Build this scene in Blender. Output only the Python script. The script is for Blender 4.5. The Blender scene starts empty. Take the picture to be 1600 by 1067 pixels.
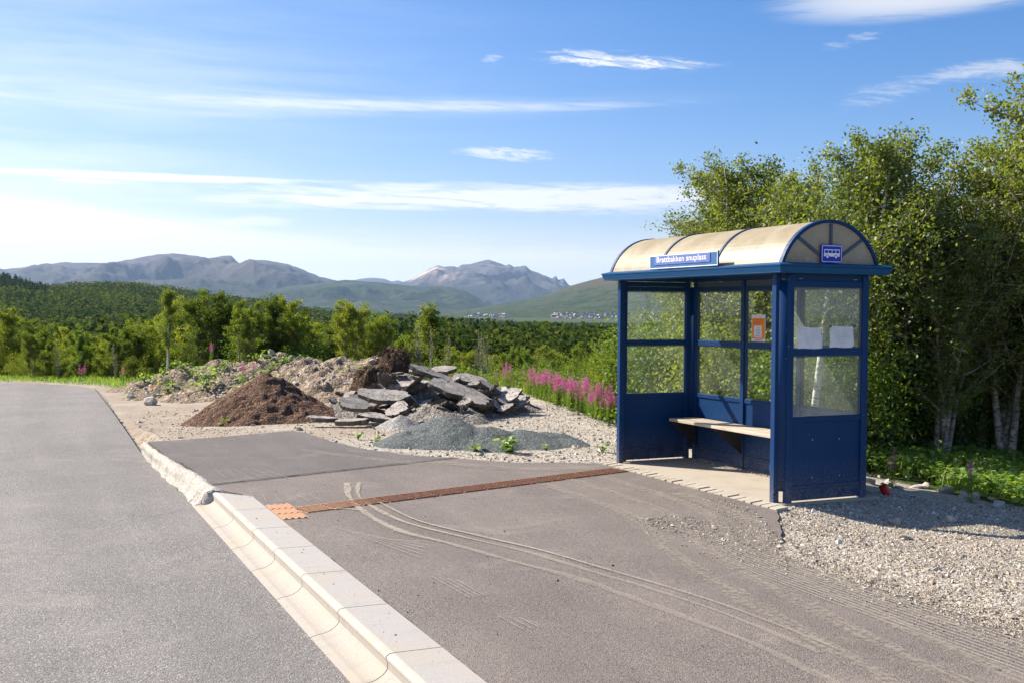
import bpy, math, random
import numpy as np
from mathutils import Matrix, Vector

# ------------------------------------------------------------------ camera
scene = bpy.context.scene
COL = scene.collection
CAMP = np.array([11.3063, -6.5245, 1.8])
RV = np.array([0.41544167, 0.9095965, 0.00651258])
UV = np.array([-0.02818295, 0.00571515, 0.99958644])
FV = np.array([-0.90918312, 0.41545341, -0.02800942])
FOC = 1697.8
cam_d = bpy.data.cameras.new("camera")
cam = bpy.data.objects.new("camera", cam_d)
COL.objects.link(cam)
cam.matrix_world = Matrix(((RV[0], UV[0], -FV[0], CAMP[0]), (RV[1], UV[1], -FV[1], CAMP[1]),
                           (RV[2], UV[2], -FV[2], CAMP[2]), (0, 0, 0, 1)))
cam_d.sensor_width = 36.0
cam_d.lens = FOC / 1600 * 36
cam_d.clip_start = 0.1
cam_d.clip_end = 60000
scene.camera = cam
# horizontal view axes
FH = np.array([FV[0], FV[1]]); FH /= np.linalg.norm(FH)
RH = np.array([-FH[1], FH[0]]) * -1.0
HZ = 486.0

def V(lat, dep):                     # ground position from lateral / forward distance
    p = CAMP[:2] + RH * lat + FH * dep
    return float(p[0]), float(p[1])
def VP(px, dep):                     # bearing (photo column) and distance
    return V((px - 800) / FOC * dep, dep)
def ZP(py, dep, px=800):                     # height of something seen at a row
    return 1.8 - (py - HZ - (px - 800) * -0.0065) / FOC * dep

# ------------------------------------------------------------------ world, sun, exposure
SUN_EL = math.radians(38.0)
SUN_AZ = math.atan2(-0.6, -0.8)      # direction towards the sun in the xy plane
world = bpy.data.worlds.new("World")
scene.world = world
world.use_nodes = True
sun_d = bpy.data.lights.new("sun", 'SUN')
sun_d.energy = 4.6
sun_d.angle = math.radians(0.5)
sun_d.color = (1.0, 0.92, 0.81)
sun = bpy.data.objects.new("sun", sun_d)
COL.objects.link(sun)
to_sun = Vector((math.cos(SUN_EL) * math.cos(SUN_AZ), math.cos(SUN_EL) * math.sin(SUN_AZ), math.sin(SUN_EL)))
sun.rotation_euler = to_sun.to_track_quat('Z', 'Y').to_euler()
scene.view_settings.view_transform = 'Standard'
scene.view_settings.look = 'None'
scene.view_settings.exposure = 1.2
scene.view_settings.gamma = 1.0
scene.render.resolution_x = 1024
scene.render.resolution_y = 682

class NT:
    """small node-tree writer"""
    def __init__(s, nt): s.nt = nt; nt.nodes.clear()
    def n(s, typ, **kw):
        nd = s.nt.nodes.new(typ)
        for k, v in kw.items():
            if k == 'inp':
                for a, b in v.items():
                    sock = nd.inputs[a]
                    if hasattr(b, 'is_linked') or isinstance(b, bpy.types.NodeSocket): s.nt.links.new(b, sock)
                    else: sock.default_value = b
            else: setattr(nd, k, v)
        return nd
    def link(s, a, b): s.nt.links.new(a, b)
    def m(s, op, a, b=0.0, c=None, clamp=False):
        d = {0: a, 1: b}
        if c is not None: d[2] = c
        return s.n('ShaderNodeMath', operation=op, use_clamp=clamp, inp=d).outputs[0]
    def ramp(s, fac, stops, interp='LINEAR'):
        r = s.n('ShaderNodeValToRGB'); s.link(fac, r.inputs[0])
        cr = r.color_ramp; cr.interpolation = interp
        while len(cr.elements) > 1: cr.elements.remove(cr.elements[-1])
        cr.elements[0].position = stops[0][0]; cr.elements[0].color = c4(stops[0][1])
        for p, c in stops[1:]:
            e = cr.elements.new(p); e.color = c4(c)
        return r.outputs[0]
    def smooth(s, v, a, b):
        return s.n('ShaderNodeMapRange', interpolation_type='SMOOTHSTEP', inp={0: v, 1: a, 2: b, 3: 0.0, 4: 1.0}).outputs[0]
    def noise(s, vec, scale, detail=3, rough=0.55, dist=0.0):
        return s.n('ShaderNodeTexNoise', inp={'Vector': vec, 'Scale': scale, 'Detail': detail, 'Roughness': rough, 'Distortion': dist}).outputs[0]
    def mix(s, fac, a, b, mode='MIX'):
        nd = s.n('ShaderNodeMix', data_type='RGBA', blend_type=mode)
        for sock, v in ((nd.inputs[0], fac), (nd.inputs[6], a), (nd.inputs[7], b)):
            if isinstance(v, bpy.types.NodeSocket): s.link(v, sock)
            elif sock == nd.inputs[0]: sock.default_value = v
            else: sock.default_value = c4(v)
        return nd.outputs[2]
def c4(c):
    if isinstance(c, (int, float)): return (c, c, c, 1)
    return tuple(c) + (1,) if len(c) == 3 else tuple(c)

def build_sky():
    t = NT(world.node_tree)
    sky = t.n('ShaderNodeTexSky', sky_type='NISHITA')
    sky.sun_disc = False
    sky.sun_elevation = SUN_EL
    sky.sun_rotation = math.pi / 2 - SUN_AZ
    sky.altitude = 100; sky.air_density = 1.0; sky.dust_density = 0.6; sky.ozone_density = 2.2
    tc = t.n('ShaderNodeTexCoord').outputs['Generated']
    dF = t.n('ShaderNodeVectorMath', operation='DOT_PRODUCT', inp={0: tc, 1: (FH[0], FH[1], 0)}).outputs['Value']
    dR = t.n('ShaderNodeVectorMath', operation='DOT_PRODUCT', inp={0: tc, 1: (RH[0], RH[1], 0)}).outputs['Value']
    z = t.n('ShaderNodeSeparateXYZ', inp={0: tc}).outputs[2]
    az = t.m('ARCTAN2', dR, dF)
    el = t.m('ARCSINE', z)
    def vec(sx, sy, ox=0.0, oy=0.0, shear=0.0):
        e2 = t.m('ADD', el, t.m('MULTIPLY', az, shear))
        return t.n('ShaderNodeCombineXYZ', inp={0: t.m('MULTIPLY_ADD', az, sx, ox), 1: t.m('MULTIPLY_ADD', e2, sy, oy), 2: 0.0}).outputs[0]
    streak = t.noise(vec(5, 60), 1.0, 8, 0.66, 0.4)
    fine = t.noise(vec(16, 190, 3, 7, 0.03), 1.0, 8, 0.66, 0.5)
    wisp = t.noise(vec(30, 190, 1, 2, 0.12), 1.0, 8, 0.70, 0.9)
    big = t.noise(vec(1.6, 9, 5, 1), 1.0, 3, 0.5, 0.1)
    puff = t.noise(vec(60, 420, 2, 9), 1.0, 6, 0.65, 0.5)
    total = None
    def add(v):
        nonlocal total
        total = v if total is None else t.m('ADD', total, v)
    def blob(px, py, wx, wy, slope, tex, lo, hi, k):
        a0 = (px - 800) / FOC; e0 = (HZ - py) / FOC; w = wx * 1.15 / FOC; h = wy * 1.25 / FOC
        da = t.m('SUBTRACT', az, a0)
        de = t.m('SUBTRACT', t.m('SUBTRACT', el, e0), t.m('MULTIPLY', da, slope))
        q = t.m('ADD', t.m('POWER', t.m('ABSOLUTE', t.m('DIVIDE', da, w)), 2.0), t.m('POWER', t.m('ABSOLUTE', t.m('DIVIDE', de, h)), 2.0))
        msk = t.smooth(q, 1.0, 0.0)
        tx = t.smooth(t.m('ADD', tex, t.m('MULTIPLY', msk, 0.26)), lo + 0.22, hi + 0.22)
        add(t.m('MULTIPLY', t.m('MULTIPLY', msk, tx), k))
    # low bank of thin cloud, thickest on the left
    left = t.smooth(az, 0.1, -0.5)
    e_top = t.m('MULTIPLY_ADD', left, 0.040, 0.050)
    low = t.smooth(t.m('SUBTRACT', el, t.m('MULTIPLY', t.m('SUBTRACT', big, 0.5), 0.06)), t.m('ADD', e_top, 0.012), t.m('SUBTRACT', e_top, 0.022))
    tex = t.smooth(t.m('ADD', streak, t.m('MULTIPLY', fine, 0.35)), 0.42, 0.78)
    add(t.m('MULTIPLY', low, t.m('MULTIPLY_ADD', tex, 0.45, t.m('MULTIPLY_ADD', left, 0.40, 0.58))))
    add(t.m('MULTIPLY', t.smooth(el, 0.085, 0.045), t.m('MULTIPLY_ADD', t.smooth(fine, 0.35, 0.65), 0.35, 0.42)))
    blob(800, 309, 520, 24, 0.00, fine, 0.30, 0.62, 0.85)      # long bank to the right
    blob(1000, 316, 330, 26, 0.00, puff, 0.28, 0.60, 0.45)
    blob(600, 322, 420, 12, 0.01, fine, 0.30, 0.60, 0.5)
    blob(250, 293, 290, 6, 0.006, fine, 0.15, 0.5, 0.8)        # thin streak
    blob(170, 303, 60, 4, 0.0, fine, 0.15, 0.5, 0.5)
    blob(350, 180, 800, 22, 0.02, streak, 0.15, 0.85, 0.28)     # faint long streak
    blob(650, 174, 480, 9, 0.01, fine, 0.25, 0.60, 0.38)
    blob(60, 160, 620, 75, 0.0, streak, 0.05, 0.95, 0.20)
    blob(0, 300, 560, 60, 0.0, streak, 0.0, 0.90, 0.35)
    blob(960, 105, 175, 17, -0.07, wisp, 0.42, 0.72, 0.9)
    blob(1000, 110, 130, 7, -0.05, wisp, 0.25, 0.60, 0.6)
    blob(765, 102, 24, 9, 0.1, wisp, 0.42, 0.68, 0.4)
    blob(790, 244, 95, 12, -0.03, wisp, 0.36, 0.62, 0.75)
    blob(1440, 24, 250, 40, 0.05, fine, 0.10, 0.45, 0.85)
    blob(1500, 12, 180, 26, 0.0, puff, 0.0, 0.45, 0.5)
    blob(1500, 143, 110, 16, 0.03, wisp, 0.34, 0.62, 0.55)
    blob(1360, 165, 90, 22, 0.15, wisp, 0.42, 0.70, 0.35)
    blob(1310, 90, 60, 14, 0.2, wisp, 0.45, 0.70, 0.35)
    blob(400, 355, 70, 12, 0.05, fine, 0.30, 0.62, 0.5)
    cl = t.m('MINIMUM', total, 0.93)
    above = t.smooth(el, -0.02, 0.0)
    cl = t.m('MULTIPLY', cl, above)
    leftbright = t.m('MULTIPLY_ADD', t.smooth(az, 0.45, -0.6), 0.35, 0.95)
    ccol = t.n('ShaderNodeVectorMath', operation='SCALE', inp={0: (7.3, 7.35, 7.5), 3: leftbright}).outputs[0]
    base = t.n('ShaderNodeHueSaturation', inp={'Saturation': 1.42, 'Value': 1.0, 'Color': sky.outputs[0]}).outputs[0]
    base = t.mix(1.0, base, (1.06, 0.95, 1.10), 'MULTIPLY')
    veil = t.m('MULTIPLY', t.smooth(az, 0.25, -0.55), t.m('MULTIPLY_ADD', t.smooth(streak, 0.3, 0.75), 0.12, 0.12)); cl = t.m('MINIMUM', t.m('ADD', cl, t.m('MULTIPLY', veil, above)), 0.95)
    c = t.mix(cl, base, ccol)
    bg = t.n('ShaderNodeBackground', inp={0: c, 1: 0.060})
    t.n('ShaderNodeOutputWorld', inp={0: bg.outputs[0]})
build_sky()

# ------------------------------------------------------------------ object helpers
def link(o): COL.objects.link(o); return o
def tag(o, label=None, cat=None, group=None, kind=None):
    if label: o['label'] = label
    if cat: o['category'] = cat
    if group: o['group'] = group
    if kind: o['kind'] = kind
    return o
def empty(name, loc=(0, 0, 0), rz=0.0):
    o = bpy.data.objects.new(name, None); o.location = loc; o.rotation_euler = (0, 0, rz)
    o.empty_display_size = 0.1
    return link(o)
def copy_tree(o, parent=None):
    c = o.copy(); link(c); c.parent = parent
    for ch in list(o.children): copy_tree(ch, c)
    return c
def mesh_obj(name, verts, faces, mat, parent=None, smooth=False, mats=None, midx=None):
    me = bpy.data.meshes.new(name)
    me.from_pydata([tuple(map(float, v)) for v in verts], [], [tuple(map(int, f)) for f in faces])
    for m_ in (mats or [mat]): me.materials.append(m_)
    if midx is not None: me.polygons.foreach_set('material_index', midx)
    if smooth: me.polygons.foreach_set('use_smooth', [True] * len(me.polygons))
    me.update()
    o = bpy.data.objects.new(name, me); link(o)
    if parent: o.parent = parent
    return o
def quads_mesh(name, V4, mat, parent=None, tri=False, attr=None, smooth=False, do_link=True):
    """V4: (n,k,3) array of separate k-gons"""
    n, k = V4.shape[:2]
    me = bpy.data.meshes.new(name)
    me.vertices.add(n * k); me.loops.add(n * k); me.polygons.add(n)
    me.vertices.foreach_set('co', V4.reshape(-1).astype(np.float32))
    me.loops.foreach_set('vertex_index', np.arange(n * k, dtype=np.int32))
    me.polygons.foreach_set('loop_start', np.arange(0, n * k, k, dtype=np.int32))
    me.materials.append(mat)
    if attr is not None:
        a = me.attributes.new('tone', 'FLOAT', 'FACE'); a.data.foreach_set('value', attr.astype(np.float32))
    me.update(calc_edges=True)
    o = bpy.data.objects.new(name, me)
    if do_link: link(o)
    if parent: o.parent = parent
    return o
def grid_mesh(name, P, mat, parent=None, smooth=True, mask=None):
    """P: (a,b,3) grid of points"""
    a, b = P.shape[:2]
    idx = np.arange(a * b).reshape(a, b)
    q = np.stack([idx[:-1, :-1], idx[1:, :-1], idx[1:, 1:], idx[:-1, 1:]], -1).reshape(-1, 4)
    if mask is not None:
        mk = (mask[:-1, :-1] | mask[1:, :-1] | mask[1:, 1:] | mask[:-1, 1:]).reshape(-1)
        q = q[mk]
        used = np.unique(q); re = -np.ones(a * b, int); re[used] = np.arange(len(used)); q = re[q]
        pts = P.reshape(-1, 3)[used]
    else: pts = P.reshape(-1, 3)
    me = bpy.data.meshes.new(name)
    me.vertices.add(len(pts)); me.loops.add(q.size); me.polygons.add(len(q))
    me.vertices.foreach_set('co', pts.reshape(-1).astype(np.float32))
    me.loops.foreach_set('vertex_index', q.reshape(-1).astype(np.int32))
    me.polygons.foreach_set('loop_start', np.arange(0, q.size, 4, dtype=np.int32))
    me.materials.append(mat)
    me.polygons.foreach_set('use_smooth', np.full(len(q), smooth))
    me.update(calc_edges=True)
    o = bpy.data.objects.new(name, me); link(o)
    if parent: o.parent = parent
    return o
class MB:
    def __init__(s): s.v = []; s.f = []
    def add(s, vs, fs):
        b = len(s.v); s.v += [tuple(v) for v in vs]; s.f += [tuple(b + i for i in f) for f in fs]
    def box(s, x0, x1, y0, y1, z0, z1, bev=0.0):
        if bev <= 0:
            s.add([(x0, y0, z0), (x1, y0, z0), (x1, y1, z0), (x0, y1, z0), (x0, y0, z1), (x1, y0, z1), (x1, y1, z1), (x0, y1, z1)],
                  [(0, 3, 2, 1), (4, 5, 6, 7), (0, 1, 5, 4), (1, 2, 6, 5), (2, 3, 7, 6), (3, 0, 4, 7)])
            return
        import bmesh
        bm = bmesh.new(); bmesh.ops.create_cube(bm, size=1)
        for v in bm.verts: v.co = Vector(((x0 + x1) / 2 + v.co.x * (x1 - x0), (y0 + y1) / 2 + v.co.y * (y1 - y0), (z0 + z1) / 2 + v.co.z * (z1 - z0)))
        bmesh.ops.bevel(bm, geom=bm.edges[:], offset=bev, segments=2, affect='EDGES', profile=0.5)
        s.add([v.co.copy() for v in bm.verts], [[v.index for v in f.verts] for f in bm.faces]); bm.free()
    def prism(s, pts, z0, z1):
        n = len(pts)
        s.add([(p[0], p[1], z0) for p in pts] + [(p[0], p[1], z1) for p in pts],
              [tuple(range(n))[::-1], tuple(range(n, 2 * n))] + [(i, (i + 1) % n, n + (i + 1) % n, n + i) for i in range(n)])
    def tube(s, pts, rad, seg=6, cap=True):
        pts = [np.array(p, float) for p in pts]; n = len(pts)
        if not hasattr(rad, '__len__'): rad = [rad] * n
        up = np.array([0.31, 0.17, 0.93]); vs = []
        for i, p in enumerate(pts):
            d = pts[min(i + 1, n - 1)] - pts[max(i - 1, 0)]; d = d / (np.linalg.norm(d) + 1e-9)
            if abs(d @ up) > 0.95: up = np.array([1.0, 0.1, 0])
            a = np.cross(d, up); a /= np.linalg.norm(a); b = np.cross(d, a)
            for k in range(seg):
                t = 2 * math.pi * k / seg
                vs.append(p + rad[i] * (math.cos(t) * a + math.sin(t) * b))
        fs = []
        for i in range(n - 1):
            for k in range(seg):
                fs.append((i * seg + k, i * seg + (k + 1) % seg, (i + 1) * seg + (k + 1) % seg, (i + 1) * seg + k))
        if cap: fs += [tuple(range(seg))[::-1], tuple((n - 1) * seg + k for k in range(seg))]
        s.add(vs, fs)
    def build(s, name, mat, parent=None, smooth=False): return mesh_obj(name, s.v, s.f, mat, parent, smooth)

# vectorised value noise
_rs = np.random.RandomState(5); _T = _rs.rand(256, 256)
def vnoise(x, y):
    xi = np.floor(x).astype(int); yi = np.floor(y).astype(int); fx = x - xi; fy = y - yi
    fx = fx * fx * (3 - 2 * fx); fy = fy * fy * (3 - 2 * fy)
    g = lambda a, b: _T[a & 255, b & 255]
    return (g(xi, yi) * (1 - fx) + g(xi + 1, yi) * fx) * (1 - fy) + (g(xi, yi + 1) * (1 - fx) + g(xi + 1, yi + 1) * fx) * fy
def fbm(x, y, oc=5, lac=2.03, gain=0.5):
    x = np.asarray(x, float); y = np.asarray(y, float); r = 0; a = 1.0; t = 0
    for i in range(oc):
        r = r + a * (vnoise(x + 17.3 * i, y + 9.1 * i) * 2 - 1); t += a; a *= gain; x = x * lac; y = y * lac
    return r / t
def ridged(x, y, oc=6):
    r = 0; a = 1.0; t = 0; x = np.asarray(x, float); y = np.asarray(y, float)
    for i in range(oc):
        r = r + a * (1 - np.abs(vnoise(x + 7.7 * i, y + 3.1 * i) * 2 - 1)); t += a; a *= 0.52; x = x * 2.07; y = y * 2.07
    return r / t
def sst(v, a, b):
    t = np.clip((np.asarray(v, float) - a) / (b - a), 0, 1); return t * t * (3 - 2 * t)

# ------------------------------------------------------------------ materials
def new_mat(name):
    m_ = bpy.data.materials.new(name); m_.use_nodes = True
    return m_, NT(m_.node_tree)
def finish(m_, t, col, rough=0.8, bump=None, bstr=0.3, bdist=0.02, spec=0.4, metal=0.0, normal=None, extra=None):
    p = t.n('ShaderNodeBsdfPrincipled')
    for sock, v in (('Base Color', col), ('Roughness', rough), ('Specular IOR Level', spec), ('Metallic', metal)):
        if isinstance(v, bpy.types.NodeSocket): t.link(v, p.inputs[sock])
        else: p.inputs[sock].default_value = c4(v) if sock == 'Base Color' else v
    if bump is not None:
        b = t.n('ShaderNodeBump', inp={'Height': bump, 'Strength': bstr, 'Distance': bdist}); t.link(b.outputs[0], p.inputs['Normal'])
    for k, v in (extra or {}).items(): p.inputs[k].default_value = v
    t.n('ShaderNodeOutputMaterial', inp={0: p.outputs[0]})
    return m_
def pos(t): return t.n('ShaderNodeNewGeometry').outputs['Position']
def objc(t): return t.n('ShaderNodeTexCoord').outputs['Object']
def vor(t, vec, scale, feat='F1', out=0, rnd=1.0):
    return t.n('ShaderNodeTexVoronoi', feature=feat, inp={'Vector': vec, 'Scale': scale, 'Randomness': rnd}).outputs[out]
def smap(t, vec, sc, loc=(0, 0, 0), rot=(0, 0, 0)):
    return t.n('ShaderNodeMapping', inp={'Vector': vec, 'Scale': sc, 'Location': loc, 'Rotation': rot}).outputs[0]

def asphalt(name, dark, mid, light, scale, brown=0.3, grain=1.0):
    m_, t = new_mat(name); p = pos(t)
    cell = t.n('ShaderNodeSeparateColor', inp={0: vor(t, p, scale, out=1)}).outputs[0]
    dist = vor(t, p, scale, out=0)
    c = t.ramp(cell, [(0.0, dark), (0.35, mid), (0.8, mid), (1.0, light)])
    n1 = t.noise(p, 0.9, 4); n2 = t.noise(p, 6.0, 5, 0.65); n3 = t.noise(p, scale * 0.6, 3, 0.8)
    c = t.mix(t.m('MULTIPLY', t.smooth(n3, 0.35, 0.62), 0.35 * grain), c, mid)
    c = t.mix(t.m('MULTIPLY', t.smooth(n1, 0.35, 0.68), 0.38), c, [x * 1.45 for x in mid])
    c = t.mix(t.m('MULTIPLY', t.smooth(n2, 0.48, 0.75), brown), c, (0.22, 0.18, 0.145))
    wp = t.noise(smap(t, p, (0.12, 1.1, 1)), 1.0, 4, 0.6); st = t.noise(p, 2.2, 6, 0.75, 0.6)
    c = t.mix(t.m('MULTIPLY', t.smooth(wp, 0.40, 0.66), 0.34), c, [x * 0.62 for x in mid])
    c = t.mix(t.m('MULTIPLY', t.smooth(st, 0.60, 0.68), 0.30), c, [x * 0.55 for x in mid])
    c = t.mix(t.m('MULTIPLY', t.smooth(dist, 0.55, 0.8), 0.6), c, [x * 0.35 for x in dark])
    du = t.noise(p, 1.3, 6, 0.7, 0.8); c = t.mix(t.m('MULTIPLY', t.smooth(du, 0.52, 0.74), 0.32), c, (0.33, 0.29, 0.24))
    h = t.m('ADD', t.m('MULTIPLY', dist, -1.0), t.m('MULTIPLY', n3, 0.5))
    return finish(m_, t, c, 0.86, h, 0.75 * grain, 0.006, 0.35)
M = {}
M['road'] = asphalt('road_asphalt', (0.085, 0.077, 0.070), (0.195, 0.180, 0.168), (0.46, 0.43, 0.395), 105, 0.18, 1.0)
M['path'] = asphalt('path_asphalt', (0.085, 0.074, 0.067), (0.178, 0.148, 0.128), (0.38, 0.325, 0.28), 140, 0.25, 0.8)
M['path2'] = asphalt('newer_asphalt', (0.06, 0.054, 0.051), (0.125, 0.110, 0.100), (0.28, 0.25, 0.225), 140, 0.3, 0.8)

def m_ground():
    m_, t = new_mat('ground_earth'); p = pos(t)
    n1 = t.noise(p, 0.45, 5, 0.6); n2 = t.noise(p, 3.2, 5, 0.65); n3 = t.noise(p, 30, 4, 0.7)
    cell = t.n('ShaderNodeSeparateColor', inp={0: vor(t, p, 34, out=1)}).outputs[0]
    cell2 = t.n('ShaderNodeSeparateColor', inp={0: vor(t, p, 75, out=1)}).outputs[0]
    gravel = t.ramp(cell, [(0.0, (0.24, 0.205, 0.16)), (0.5, (0.36, 0.315, 0.255)), (1.0, (0.56, 0.51, 0.435))])
    gravel = t.mix(0.5, gravel, t.ramp(cell2, [(0.0, (0.21, 0.185, 0.15)), (0.6, (0.43, 0.385, 0.32)), (1.0, (0.64, 0.60, 0.53))]))
    dirt = t.ramp(n3, [(0.25, (0.22, 0.165, 0.115)), (0.6, (0.36, 0.295, 0.225)), (0.9, (0.47, 0.40, 0.32))])
    sep = t.n('ShaderNodeSeparateXYZ', inp={0: p}); x, y, z = sep.outputs
    west = t.m('MULTIPLY', t.smooth(x, -2.6, -4.2), t.smooth(y, 0.4, -1.2))
    c = t.mix(t.m('MULTIPLY', west, t.smooth(n1, 0.32, 0.55)), gravel, dirt)
    c = t.mix(t.m('MULTIPLY', t.smooth(n2, 0.46, 0.70), 0.55), c, (0.23, 0.175, 0.12))
    # vegetation away from the pad
    green = t.ramp(t.noise(p, 1.7, 5, 0.65), [(0.3, (0.022, 0.038, 0.010)), (0.55, (0.05, 0.072, 0.018)), (0.75, (0.085, 0.095, 0.03))])
    geo = t.n('ShaderNodeAttribute', attribute_name='green').outputs['Fac']
    g = t.smooth(t.m('ADD', geo, t.m('MULTIPLY', t.m('SUBTRACT', n2, 0.5), 0.6)), 0.4, 0.6)
    c = t.mix(g, c, green)
    h = t.m('ADD', t.m('MULTIPLY', vor(t, p, 34), -0.7), t.m('ADD', t.m('MULTIPLY', n3, 0.6), t.m('MULTIPLY', n2, 1.2)))
    return finish(m_, t, c, 0.95, h, 0.8, 0.02, 0.2)
M['ground'] = m_ground()

def m_concrete(name, base, stain=(0.42, 0.34, 0.2), st=0.4, sc=1.0):
    m_, t = new_mat(name); p = pos(t)
    n1 = t.noise(p, 2.3 * sc, 5, 0.6); n2 = t.noise(p, 150 * sc, 2, 0.6); n3 = t.noise(p, 14 * sc, 4, 0.6)
    c = t.ramp(n2, [(0.3, [b * 0.82 for b in base]), (0.65, [min(1, b * 1.12) for b in base])])
    c = t.mix(t.m('MULTIPLY', t.smooth(n1, 0.45, 0.75), st), c, stain)
    c = t.mix(t.m('MULTIPLY', t.smooth(n3, 0.60, 0.72), 0.25), c, [b * 0.55 for b in base])
    run = t.noise(smap(t, p, (9, 1.5, 1.5)), 1.0, 5, 0.7); c = t.mix(t.m('MULTIPLY', t.smooth(run, 0.5, 0.72), 0.30), c, [b * 0.62 for b in base])
    speck = t.smooth(vor(t, p, 26), 0.10, 0.05)
    c = t.mix(t.m('MULTIPLY', speck, t.m('MULTIPLY', t.smooth(n3, 0.45, 0.6), 0.8)), c, 0.07)
    return finish(m_, t, c, 0.88, t.m('ADD', n2, n3), 0.25, 0.004, 0.3)
M['granite'] = m_concrete('kerb_granite', (0.375, 0.350, 0.32), st=0.3)
M['kerbface'] = m_concrete('kerb_face', (0.355, 0.325, 0.28), (0.40, 0.32, 0.22), 0.55)
M['kerbedge'] = m_concrete('kerb_edge', (0.44, 0.40, 0.34), (0.44, 0.32, 0.18), 0.4, 2)
M['rough'] = m_concrete('rough_concrete', (0.42, 0.38, 0.32), (0.22, 0.18, 0.13), 0.9)
M['slab'] = m_concrete('slab_concrete', (0.40, 0.35, 0.28), (0.27, 0.225, 0.17), 0.6)
M['cobble'] = m_concrete('edging_stone', (0.43, 0.385, 0.31), (0.28, 0.22, 0.15), 0.6)

def m_blue(name, col, dirt=0.25, rough=0.38):
    m_, t = new_mat(name); p = pos(t)
    n = t.noise(p, 9, 5, 0.65); n2 = t.noise(p, 70, 4, 0.6); n3 = t.noise(smap(t, p, (6, 6, 1.2)), 1.6, 4)
    c = t.mix(t.m('MULTIPLY', t.smooth(n, 0.45, 0.8), dirt), col, (0.10, 0.14, 0.19))
    c = t.mix(t.m('MULTIPLY', t.smooth(n3, 0.5, 0.75), 0.25), c, [v * 0.6 for v in col])
    z = t.n('ShaderNodeSeparateXYZ', inp={0: p}).outputs[2]
    low = t.m('MULTIPLY', t.smooth(z, 0.5, 0.0), t.smooth(n2, 0.40, 0.65))
    c = t.mix(t.m('MULTIPLY', low, 0.5), c, (0.22, 0.20, 0.165))
    low2 = t.m('MULTIPLY', t.smooth(z, 0.22, 0.0), t.smooth(n, 0.35, 0.6)); c = t.mix(t.m('MULTIPLY', low2, 0.35), c, (0.20, 0.18, 0.15))
    chip = t.m('ADD', t.smooth(vor(t, p, 9.0), 0.045, 0.03), t.m('MULTIPLY', t.smooth(t.noise(smap(t, p, (30, 30, 4)), 1.0, 4, 0.7), 0.70, 0.74), 0.35))
    c = t.mix(t.m('MULTIPLY', chip, 0.8), c, (0.5, 0.52, 0.55))
    r = t.m('MULTIPLY_ADD', n2, 0.25, rough)
    return finish(m_, t, c, r, n2, 0.06, 0.002, 0.22)
M['blue'] = m_blue('blue_paint', (0.0022, 0.034, 0.118), 0.03)
M['eaves'] = m_blue('eaves_sunlit_blue', (0.008, 0.072, 0.185), 0.06)  # lighter copy of the blue, sunlight on the fascia put into the colour
M['bluedust'] = m_blue('dusty_blue_panel', (0.06, 0.085, 0.13), 0.5)

def m_roof():
    m_, t = new_mat('yellowed_roof_sheet'); p = pos(t)
    n = t.noise(p, 3.5, 6, 0.65, 0.4); n2 = t.noise(p, 28, 5, 0.7); n3 = t.noise(smap(t, p, (3, 3, 18)), 1.5, 4)
    c = t.ramp(n, [(0.25, (0.38, 0.32, 0.20)), (0.5, (0.48, 0.41, 0.28)), (0.75, (0.56, 0.50, 0.38))])
    z = t.n('ShaderNodeSeparateXYZ', inp={0: p}).outputs[2]
    c = t.mix(t.m('MULTIPLY', t.smooth(n2, 0.52, 0.72), t.m('MULTIPLY_ADD', t.smooth(z, 2.45, 2.27), 0.4, 0.2)), c, (0.74, 0.70, 0.60))
    c = t.mix(t.m('MULTIPLY', t.smooth(n3, 0.5, 0.7), 0.3), c, (0.40, 0.34, 0.2))
    moss = t.m('MULTIPLY', t.smooth(z, 2.268, 2.256), t.smooth(t.noise(p, 12, 4), 0.5, 0.58))
    c = t.mix(moss, c, (0.05, 0.045, 0.02))
    d = t.n('ShaderNodeBsdfDiffuse', inp={0: c}); tr = t.n('ShaderNodeBsdfTranslucent', inp={0: c})
    g = t.n('ShaderNodeBsdfGlossy', inp={0: (0.9, 0.9, 0.9, 1), 1: 0.35})
    m1 = t.n('ShaderNodeMixShader', inp={0: 0.42, 1: d.outputs[0], 2: tr.outputs[0]})
    m2 = t.n('ShaderNodeMixShader', inp={0: 0.05, 1: m1.outputs[0], 2: g.outputs[0]})
    t.n('ShaderNodeOutputMaterial', inp={0: m2.outputs[0]}); return m_
M['roof'] = m_roof()
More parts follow.
